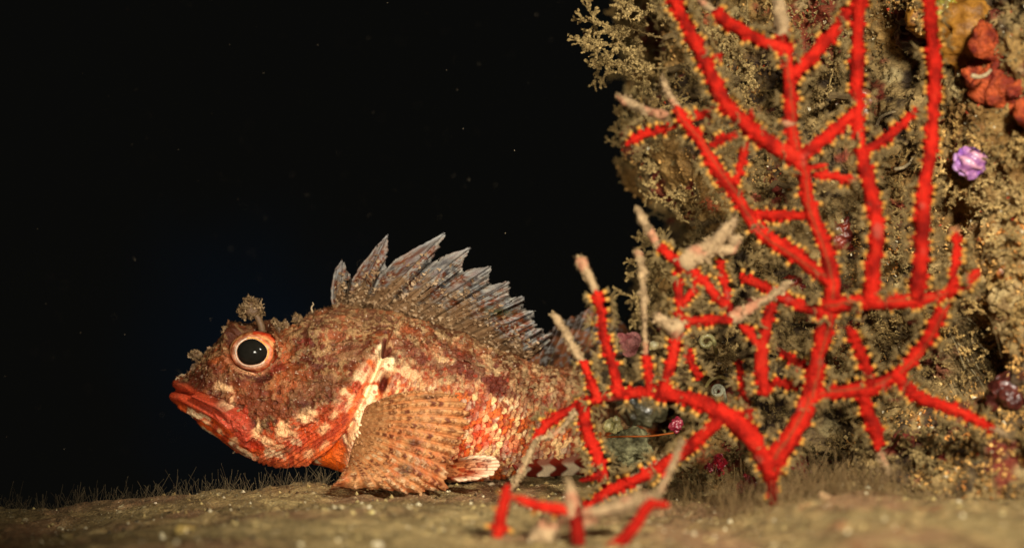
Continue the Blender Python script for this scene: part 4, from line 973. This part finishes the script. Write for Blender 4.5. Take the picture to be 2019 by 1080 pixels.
g2_ = empty('gorgonian', PT(1140, 1130, .455)); tag(g2_, 'small stunted red sea fan partly coated in silt at the bottom edge of the photo', 'sea fan')
d0 = -.062
b_ = make_branch(g2_, 'branch', [(968, 1110), (980, 1060), (990, 1010), (1002, 955)], 15, 11, d0=d0, polyp=.35)
make_branch(g2_, 'branch', [(1140, 1010), (1100, 1002), (1060, 996), (1014, 978)], 12, 10, d0=d0, polyp=.3)
b_ = make_branch(g2_, 'branch', [(1145, 1130), (1140, 1060), (1134, 1010), (1128, 990)], 17, 13, d0=d0, polyp=0, tone=.45)
silt_twig(g2_, [(1134, 1020), (1128, 980), (1120, 945)], 15, 8, parent=b_, d0=d0)
b_ = make_branch(g2_, 'branch', [(1145, 1100), (1200, 1085), (1240, 1050), (1275, 1000), (1290, 985)], 16, 10, d0=d0, polyp=0, tone=.8)
make_branch(g2_, 'branch', [(1284, 992), (1320, 996)], 9, 8, d0=d0, polyp=0)
silt_twig(g2_, [(1130, 1035), (1180, 1010), (1250, 990), (1300, 975)], 22, 10, parent=b_, d0=d0 + .004)
silt_twig(g2_, [(1120, 1010), (1080, 1040), (1050, 1100)], 14, 26, parent=b_, d0=d0 + .006)

silt_twig(g2_, [(1288, 990), (1322, 925), (1346, 866)], 7, 5, parent=b_, d0=d0 + .006, tipoff=.03)
silt_twig(g2_, [(1150, 1010), (1200, 1004), (1262, 985), (1290, 985)], 9, 7, parent=b_, d0=d0 + .001)
# polyps: yellow heads with eight tentacles
def polyp_mesh(seed):
    r = np.random.default_rng(seed); mb = MB(); L = 9 * PXM
    V, F = tube([(0, 0, -.0002), (0, 0, L * .35), (0, 0, L * .55)], [4.2 * PXM, 3.4 * PXM, 1.8 * PXM], 8, (0, 1, 0)); mb.add(V, F, C_R * .95, 0)
    V, F = blob((0, 0, L * .80), (3.5 * PXM, 3.5 * PXM, 4.0 * PXM), 7, 9, .15, 900, seed); mb.add(V, F, m=1)
    for k in range(8):
        a = k * math.pi / 4 + r.normal() * .15; o_ = .55 + .5 * r.random(); l = (8 + 5 * r.random()) * PXM * (1 if seed < 3 else .35)
        d = np.array([math.cos(a) * o_, math.sin(a) * o_, 1.0]); d /= np.linalg.norm(d); p0 = np.array([0, 0, L * 1.1]) + np.array([math.cos(a), math.sin(a), 0]) * 2 * PXM
        P_ = np.array([p0, p0 + d * l * .5, p0 + d * l + np.array([math.cos(a), math.sin(a), .1]) * l * .2])
        V, F = tube(P_, [1.2 * PXM, 1.1 * PXM, .6 * PXM], 4, (.3, .8, .1)); mb.add(V, F, m=2)
    return mb
pm = [polyp_mesh(s) for s in range(5)]
pmesh = []
for m_b in pm:
    o = m_b.build('polyp', [M_red, M_yel, M_tent]); pmesh.append(o.data); bpy.data.objects.remove(o)
PR = np.random.default_rng(9); order = {}
for (root, p, d) in POL: order.setdefault(root.name, []).append((root, p, d))
for nm, lst in order.items():
    front = sorted(range(len(lst)), key=lambda i: lst[i][1][1])
    vis = [i for i in front if 0 < CX + lst[i][1][0] / lst[i][1][1] * FPX < 2019 and 0 < CY - (lst[i][1][2] - H) / lst[i][1][1] * FPX < 1080]
    single = set(vis[:100]); rest = MB()
    for i, (root, p, d) in enumerate(lst):
        R = align(d, PR); s = .55 + 1.1 * PR.random() ** .8; k = PR.integers(5)
        if i in single:
            o = bpy.data.objects.new('polyp', pmesh[k]); col.objects.link(o); o.parent = root
            M4 = Matrix([list(R[r] * s) + [float(p[r] - root.location[r])] for r in range(3)] + [[0, 0, 0, 1]]); o.matrix_basis = M4
        else:
            src = pm[k]; V = np.vstack(src.v) * s @ R.T + p
            rest.v.append(V); rest.f += [[q + rest.n for q in f] for f in src.f]; rest.m += src.m; rest.c.append(np.vstack(src.c)); rest.n += len(V)
    if rest.n:
        o = rest.build('polyps', [M_red, M_yel, M_tent]); child(o, lst[0][0]); tag(o, kind='stuff')

# ================================================================== things living on the rock
def lump_thing(name, px, py, r, c0, c1, label, cat, depth=None, lump=.35, lscale=170, flat=.6, seed=0, n=4, m=M_gloss, group=None, sink=.35):
    if depth is None:
        p, nn = on_rock(px, py); p = p - nn * r * sink * PXM
    else: p = PT(px, py, depth)
    rg_ = np.random.default_rng(seed); mb = MB(); R = r * PXM * 1.12
    for k in range(n):
        off = rg_.normal(size=3) * R * (.38 if n < 10 else .62) * (k > 0); s = R * (.95 if k == 0 else rg_.uniform(.4, .65))
        V, F = blob(p + off, (s, s * flat, s * .9), 40, 56, 0, 1, 0); dv_ = V - (p + off); q = V / R
        kk = 1 + lump * 1.5 * (fbm(q * 1.1 + seed * 7, 3, seed + k) - .5) * 2 + .22 * (ridged(q * 3.2 + k, 3, seed + k) - .62) * 2 + .10 * (fbm(q * 9, 2, seed) - .5)
        V = p + off + dv_ * kk[:, None]
        nz_ = fbm(V * 400, 3, seed); mb.add(V, F, mix(np.asarray(c0)[None, :], np.asarray(c1)[None, :], sst(.35, .65, nz_)))
    o = mb.build(name, m, loc=p); tag(o, label, cat, group); return o
lump_thing('orange_sponge', 1968, 165, 52, lin(120, 34, 12), lin(186, 80, 34), 'large rough orange red sponge near the right edge, upper part of the rock', 'sponge', m=M_rock, seed=1, sink=.3, lump=.6, n=16, lscale=260)
lump_thing('sea_squirt', 1935, 75, 88, lin(120, 76, 22), lin(172, 118, 44), 'big smooth amber brown sea squirt in the top right corner', 'sea squirt', m=M_matt, seed=2, sink=.2, lump=.25, n=3, lscale=90)
lump_thing('yellow_sponge', 1872, 18, 26, lin(140, 130, 40), lin(206, 190, 84), 'small greenish yellow sponge at the top edge right of the last gorgonian branch', 'sponge', seed=3)
lump_thing('yellow_sponge', 1912, 566, 18, lin(170, 118, 24), lin(206, 156, 48), 'small mustard yellow sponge behind the pointed right tip of the gorgonian', 'sponge', seed=4)
lump_thing('dark_sponge', 1795, 70, 44, lin(44, 12, 10), lin(84, 24, 18), 'dark maroon sponge at the top between two tall gorgonian branches', 'sponge', seed=5, lump=.3)
lump_thing('dark_sponge', 1664, 470, 36, lin(70, 18, 12), lin(128, 46, 28), 'maroon pitted sponge between the trunk and the straight branch right of it', 'sponge', seed=6, lump=.35)
lump_thing('dark_sponge', 1574, 556, 24, lin(80, 18, 12), lin(140, 40, 26), 'small dark red dotted sponge left of where the trunk forks', 'sponge', seed=7)
lump_thing('dark_sponge', 1985, 770, 40, lin(62, 24, 20), lin(98, 44, 36), 'dull purple brown sponge low at the right edge', 'sponge', seed=8)
0 and lump_thing('sponge_crust', 1900, 300, 60, lin(140, 104, 62), lin(186, 148, 92), 'lumpy tan crust just above the violet sea squirt', 'sponge', seed=9, m=M_rock, lump=.5)
lump_thing('sponge_crust', 1990, 580, 34, lin(138, 110, 68), lin(190, 164, 112), 'broad pale tan knobbly crust at the right edge halfway down', 'sponge', seed=10, m=M_rock, lump=.6, n=7)
lump_thing('orange_crust', 1978, 540, 16, lin(150, 84, 30), lin(176, 106, 44), 'small orange brown spot of sponge on the pale crust', 'sponge', seed=11)
lump_thing('pink_crust', 1240, 676, 24, lin(150, 74, 74), lin(200, 130, 124), 'pink chalky crust on the left edge of the rock', 'crust', seed=12, depth=.600, m=M_rock, flat=.5, lump=.7, n=6)
lump_thing('pink_crust', 1336, 838, 15, lin(120, 26, 44), lin(170, 74, 86), 'magenta pink knob right of the thin orange thread', 'crust', seed=13, depth=.575, lump=.7, n=5)
B_ = bush(rng, 26 * PXM * 2.3, 3, .0005, 1.0, (-.3, -.4, .6), flakes=5, fsz=.0009, c0=lin(84, 8, 16), c1=lin(150, 20, 36)); mb = MB(); put(mb, B_, np.eye(3), PT(1418, 915 + 22, .565)); o = mb.build('red_algae', M_gloss, smooth=False, loc=PT(1418, 915, .565)); tag(o, 'crimson leafy algae low beside the gorgonian foot, left of it', 'algae')
B_ = bush(rng, 28 * PXM * 2.3, 3, .0005, 1.0, (-.3, -.4, .6), flakes=5, fsz=.0009, c0=lin(84, 12, 20), c1=lin(140, 24, 34)); mb = MB(); put(mb, B_, np.eye(3), PT(1590, 905 + 22, .565)); o = mb.build('red_algae', M_gloss, smooth=False, loc=PT(1590, 905, .565)); tag(o, 'dark crimson algae right of the gorgonian foot', 'algae')
B_ = bush(rng, 22 * PXM * 2.3, 3, .0005, 1.0, (-.3, -.4, .6), flakes=5, fsz=.0009, c0=lin(80, 10, 18), c1=lin(140, 20, 32)); mb = MB(); put(mb, B_, np.eye(3), PT(1460, 938 + 22, .560)); o = mb.build('red_algae', M_gloss, smooth=False, loc=PT(1460, 938, .560)); tag(o, 'low crimson algae patch just left of the gorgonian foot, nearest the silt', 'algae')
lump_thing('pale_stone', 1238, 885, 46, lin(96, 92, 62), lin(164, 160, 118), 'pale grooved olive stone on the silt below the orange thread', 'stone', seed=16, depth=.592, m=M_rock, lump=.4, n=3, lscale=240)
lump_thing('pale_stone', 1208, 838, 19, lin(150, 140, 84), lin(206, 196, 136), 'small pale yellow knob right behind the hanging gorgonian branch', 'stone', seed=17, depth=.585, m=M_gloss)
lump_thing('dark_stone', 1268, 800, 42, lin(60, 56, 40), lin(104, 98, 72), 'dark grey glinting stone under the arch of the gorgonian', 'stone', seed=18, depth=.600, m=M_gloss, lump=.45)
lump_thing('dark_stone', 1290, 930, 34, lin(60, 52, 34), lin(104, 90, 60), 'low brown stone half sunk in silt right of the pale grooved one', 'stone', seed=19, depth=.600, m=M_rock)
lump_thing('dark_stone', 1205, 740, 48, lin(74, 60, 38), lin(130, 106, 66), 'brown silty stone behind the fish tail at the left foot of the rock', 'stone', seed=20, depth=.612, m=M_rock, lump=.5, n=5)
lump_thing('dark_stone', 1300, 720, 50, lin(74, 58, 38), lin(134, 108, 70), 'olive brown knobbly stone left of the ring shaped worm tube', 'stone', seed=25, depth=.618, m=M_rock, lump=.5, n=5)
lump_thing('dark_stone', 1395, 720, 60, lin(56, 40, 26), lin(110, 86, 54), 'dark brown knob that carries the coiled white tube', 'stone', seed=26, depth=.605, m=M_rock, lump=.5, n=5)
lump_thing('pale_bulb', 1626, 980, 11, lin(130, 100, 70), lin(164, 132, 94), 'blurred pale bulb on the silt to the right of the gorgonian foot', 'growth', seed=22, depth=.495, m=M_silt, n=2)
lump_thing('pale_bulb', 1290, 680, 9, lin(226, 206, 140), lin(246, 236, 190), 'small shiny cream blob above the arch, right of the pink crust', 'growth', seed=23, depth=.598)

# violet ridged sea squirt
p, nn = on_rock(1909, 317); p = p + nn * .0025; mb = MB(); V, F = blob(p, (33 * PXM, 20 * PXM, 28 * PXM), 50, 70, .16, 300, 5)
wv = np.sin((V[:, 0] * .55 + V[:, 2] * .85 + fbm(V * 220, 2, 2) * .004) * 1900); dr = V - p; dr /= np.linalg.norm(dr, axis=1)[:, None]; V = V + dr * (wv * .00035 + (fbm(V * 300, 2, 31) - .5) * .0035)[:, None]
c = mix(lin(150, 96, 150)[None, :], lin(204, 146, 172)[None, :], sst(-.6, .8, wv + 1.6 * (fbm(V * 500, 3, 8) - .5))); c = mix(c, lin(150, 96, 190)[None, :], sst(.8, 1.0, np.hypot(dr[:, 0], dr[:, 2])) * .6); mb.add(V, F, c)
for a in np.linspace(0, 2 * math.pi, 9, endpoint=False):
    q = p + np.array([math.cos(a) * 28, 0, math.sin(a) * 24]) * PXM; V, F = blob(q, (rng.uniform(7, 13) * PXM, 8 * PXM, rng.uniform(6, 12) * PXM), 10, 14, .5, 700, int(a * 9)); mb.add(V, F, mix(lin(140, 90, 180)[None, :], lin(206, 160, 214)[None, :], np.array([rng.random()]))[0])
V, F = tube([p, p + [.002, .02, 0], p + [.004, .05, 0]], [.0045, .005, .006], 12); mb.add(V, F, lin(120, 90, 80))
o = mb.build('sea_squirt', M_gloss, loc=p); tag(o, 'small violet and pink ridged sea squirt on the right side of the rock', 'sea squirt')

# orange and white snail behind the straight branch
p, nn = on_rock(1702, 205); p = p + nn * .002
sn = empty('sea_snail', p); tag(sn, 'tiny orange and white snail behind the straight upright gorgonian branch', 'snail')
mb = MB(); tt = np.linspace(0, 5 * math.pi, 70); sc_ = np.exp(-tt * .13); P_ = np.stack([np.cos(tt) * sc_ * .003, -.0006 - tt * .00006, np.sin(tt) * sc_ * .004], 1) + p
V, F = tube(P_, sc_ * .0022, 12, (0, 1, .01)); mb.add(V, F, mix(lin(206, 78, 26)[None, :], lin(244, 200, 160)[None, :], fbm(V * 300, 2, 3))); o = mb.build('shell', M_gloss); child(o, sn)
mb = MB(); V, F = blob(p + np.array([.0012, -.002, -.0045]), (.0016, .0012, .0022), 12, 16, .3, 500); mb.add(V, F, lin(250, 236, 224)); V, F = tube(catmull([PT(1662, 186, .58), PT(1655, 198, .58), PT(1648, 206, .58)], 8), [.0004] * 8, 6); mb.add(V, F, lin(244, 224, 200)); o = mb.build('foot', M_gloss); child(o, sn)

# worm tubes
def coil(cx, cy, d, r0, turns, tr, c, name, label):
    p = PT(cx, cy, d); t_ = np.linspace(0, turns * 2 * math.pi, 60); R = r0 * (1 - .55 * t_ / t_[-1]) * PXM; P_ = np.stack([p[0] + R * np.cos(t_), p[1] - t_ * .00012, p[2] + R * np.sin(t_) * .95], 1)
    P_ = np.vstack([[P_[0] + np.array([.0015, .006, -.004])], P_]); V, F = tube(P_, np.full(len(P_), tr * PXM), 10, (0, 1, .01), .15, 500); mb = MB(); mb.add(V, F, c); o = mb.build(name, M_gloss, loc=p); tag(o, label, 'worm tube')
coil(1415, 770, .572, 13, 1.6, 4.2, lin(196, 196, 168), 'worm_tube', 'coiled white worm tube seen just above the arch of the gorgonian')
coil(1393, 674, .582, 17, 1.0, 5.5, lin(168, 158, 104), 'worm_tube', 'cream ring shaped worm tube opening above the coiled one')
coil(1421, 712, .580, 6, 1.0, 5, lin(196, 190, 170), 'worm_tube', 'little round whitish tube knob between the ring and the coil')
mb = MB(); V, F = tube(catmull([PT(1392, 762, .578), PT(1402, 748, .577), PT(1420, 742, .577), PT(1434, 748, .578)], 20), [.0006] * 20, 8, (0, 1, 0), .3, 500); mb.add(V, F, lin(206, 190, 120)); o = mb.build('worm_tube', M_gloss); tag(o, 'yellowish curved tube arching over the coiled white one', 'worm tube')
mb = MB(); V, F = tube(catmull([PT(1186, 861, .575), PT(1230, 860, .573), PT(1280, 859, .572), PT(1328, 853, .574)], 30), [.00030] * 30, 6, (0, 1, 0), .15, 800); mb.add(V, F, lin(176, 92, 24)); o = mb.build('orange_thread', M_hair); tag(o, 'thin orange brown thread stretched level under the gorgonian arch', 'thread')
# pale curved tubes on the rock
for (pts, lab) in [([(1728, 250), (1736, 232), (1752, 224), (1772, 218)], 'thin pale curved tube on the rock under the forked branch, upper'), ([(1764, 334), (1782, 330), (1798, 316), (1804, 300)], 'thin pale curved tube on the rock, below the upper one'), ([(1916, 150), (1930, 152), (1944, 148), (1954, 138)], 'thin white curved tube under the amber sea squirt')]:
    dd = on_rock(pts[1][0], pts[1][1])[0][1] - .004 if pts[0][0] < 1900 else .520
    mb = MB(); V, F = tube(catmull([PT(a, b, dd) for a, b in pts], 16), np.linspace(.0007, .0004, 16), 8, (0, 1, 0), .3, 500); mb.add(V, F, lin(176, 156, 120)); o = mb.build('worm_tube', M_silt); tag(o, lab, 'worm tube')

# ================================================================== hair-like hydroids on the silt
HR = np.random.default_rng(21)
def hairs(name, n, xr, yf, hr, label, c0, c1, thick=.00010, lean=.25):
    mb = MB()
    for _ in range(n):
        x = HR.uniform(*xr) if HR.random() < .4 else xr[0] + (xr[1] - xr[0]) * (math.floor(HR.random() * 22) + .5) / 22 + HR.normal() * .0011; y = yf(x); z = gz_fast(x, y); L = HR.uniform(*hr) * (1 if HR.random() < .8 else 1.35)
        d = np.array([HR.normal() * lean, HR.normal() * lean, 1.]); d /= np.linalg.norm(d); b = HR.normal(size=3) * .12
        P_ = [np.array([x, y, z - .0005]) + (d + b * f) * L * f for f in (0, .33, .66, 1.)]
        cc = c0 + (c1 - c0) * HR.random(); V, F = tube(P_, [thick * 1.2, thick, thick, thick * 1.2], 3, (.2, .9, .1), caps=False); mb.add(V, F, cc)
        if HR.random() < .45: q = P_[-1]; s = thick * 2.0; mb.add(np.array([q + [s, 0, 0], q + [-s * .5, s, 0], q + [-s * .5, -s, 0], q + [0, 0, s * 1.4], q - [0, 0, s]]), [[0, 1, 3], [1, 2, 3], [2, 0, 3], [1, 0, 4], [2, 1, 4], [0, 2, 4]], c1)
    o = mb.build(name, M_hair, smooth=False); tag(o, label, 'hydroids', kind='stuff'); return o
_gx = np.linspace(-.24, .24, 481); _gy = np.linspace(.40, .70, 301); _GX, _GY = np.meshgrid(_gx, _gy, indexing='ij'); _GZ = ground_z(_GX.ravel(), _GY.ravel()).reshape(_GX.shape)
def gz_fast(x, y):
    i = int(np.clip((x + .24) / .001, 0, 480)); j = int(np.clip((y - .40) / .001, 0, 300)); return _GZ[i, j]
hairs('hydroid_fuzz', 800, (-.195, -.055), lambda x: HR.normal(.588 + .012 * math.sin(x * 21 + .4) - .010 * min(1, max(0, (-.08 - x) / .1)), .008), (.002, .0075), 'fine fuzz of hair like hydroids along the dark back edge of the silt ledge', lin(96, 82, 60), lin(160, 142, 108), .000042, .5)
hairs('hydroid_fuzz', 1300, (.045, .17), lambda x: HR.uniform(.50, .60), (.004, .011), 'blurred fuzz of hair like hydroids where the silt meets the rock at the right', lin(110, 88, 58), lin(160, 132, 86), .00008, .4)

# shell bits and grains on the silt that can be told apart
def bit(px, py, r, c, label, seed):
    d = FPX * H / (py - CY)
    for _ in range(6):
        x = (px - CX) / FPX * d; z = gz(x, d); d = (H - z) * FPX / (py - CY)
    p = np.array([(px - CX) / FPX * d, d, z + r * .4 * PXM]); mb = MB(); V, F = blob(p, (r * PXM, r * PXM * .8, r * PXM * .6), 9, 12, .8, 420, seed); mb.add(V, F, c); o = mb.build('shell_fragment', M_gloss, smooth=False, loc=p); tag(o, label, 'shell fragment', 'shell fragments on the silt')
for i, (a, b, r, c, l) in enumerate([(306, 993, 6, lin(220, 200, 170), 'white shell crumb on the silt below the dark water, leftmost bright one'), (366, 1052, 19, lin(170, 144, 84), 'flat yellowish fragment at the bottom left'),
        (672, 1003, 7, lin(210, 190, 140), 'pale crumb on silt under the fish breast, left of the small stick'), (716, 1000, 9, lin(166, 146, 92), 'stick like tan fragment on the silt in front of the fin'), (733, 1010, 4, lin(220, 205, 130), 'tiny yellow crumb right of the stick like fragment'),
        (970, 957, 9, lin(196, 172, 136), 'flat pale flake on the silt right below the white belly fin'), (745, 1078, 8, lin(190, 176, 146), 'white flake cut by the bottom edge under the fish'), (128, 1062, 12, lin(130, 112, 70), 'dull tan lump near the bottom left corner')]):
    bit(a, b, r, c, l, i)
# grains strewn over the silt, past counting
mb = MB(); GR = np.random.default_rng(77)
for _ in range(5200):
    x = GR.uniform(-.17, .16); y = GR.uniform(.43, .60); z = gz_fast(x, y); s = .00016 + .00075 * GR.random() ** 7; V = np.array([[1, 0, 0], [-1, 0, 0], [0, 1, 0], [0, -1, 0], [0, 0, 1], [0, 0, -1]]) * s * GR.uniform(.6, 1.3, (6, 1)) + [x, y, z + s * .4]
    mb.add(V, [[0, 2, 4], [2, 1, 4], [1, 3, 4], [3, 0, 4], [2, 0, 5], [1, 2, 5], [3, 1, 5], [0, 3, 5]], [lin(190, 168, 112), lin(140, 118, 76), lin(60, 48, 32), lin(228, 214, 176)][GR.choice(4, p=[.35, .3, .22, .13])])
o = mb.build('sand_grains', M_gloss, smooth=False); tag(o, 'loose sand grains strewn over the silt ledge', 'sand', kind='stuff')
# drifting specks in the water
mb = MB()
for _ in range(420):
    d = GR.uniform(.5, 1.1); p = PT(GR.uniform(-100, 1500), GR.uniform(-60, 900), d); s = GR.uniform(.00005, .00016) * d / .6
    if d < .66 and p[0] > -.12 and p[2] < .08: continue
    V = np.array([[1, 0, 0], [-1, 0, 0], [0, 1, 0], [0, -1, 0], [0, 0, 1], [0, 0, -1]]) * s + p; mb.add(V, [[0, 2, 4], [2, 1, 4], [1, 3, 4], [3, 0, 4], [2, 0, 5], [1, 2, 5], [3, 1, 5], [0, 3, 5]], lin(190, 170, 140))
o = mb.build('marine_snow', M_silt, smooth=False); tag(o, 'tiny faint specks drifting in the dark water', 'particles', kind='stuff')

# dark fuzzy tuft with pale threads at the right edge, and loose threads of the topmost bushes
for (px, py, n, c0, c1, rr, lab) in [(1900, 690, 260, lin(70, 56, 34), lin(120, 100, 64), (.006, .014), 'dark brown silky tuft with pale threads at the right between gorgonian tip and rock'),
                                     (1850, 560, 110, lin(110, 90, 56), lin(160, 136, 88), (.003, .008), 'small fine tan tuft under the tall right gorgonian branch')]:
    mb = MB()
    for _ in range(n):
        q, nn = on_rock(px + GR.normal() * 45, py + GR.normal() * 45); L = GR.uniform(*rr); d = np.array([.9, -.5, -.1]) + GR.normal(size=3) * .45; d /= np.linalg.norm(d)
        P_ = catmull([q - nn * .0005, q + d * L * .5, q + (d + np.array([0, 0, -.5])) * L], 7); V, F = tube(P_, [.00009] * 7, 4, (.2, .3, .9), caps=False)
        mb.add(V, F, lin(206, 190, 150) if GR.random() < .07 else c0 + (c1 - c0) * GR.random())
    o = mb.build('hydroid_tuft', M_hair, smooth=False, loc=on_rock(px, py)[0]); tag(o, lab, 'hydroid')

hairs('hydroid_fuzz', 420, (.062, .115), lambda x: HR.uniform(.497, .525), (.004, .011), 'blurred hair like hydroids in front of the foot of the large red sea fan', lin(130, 104, 70), lin(180, 150, 104), .00008, .4)
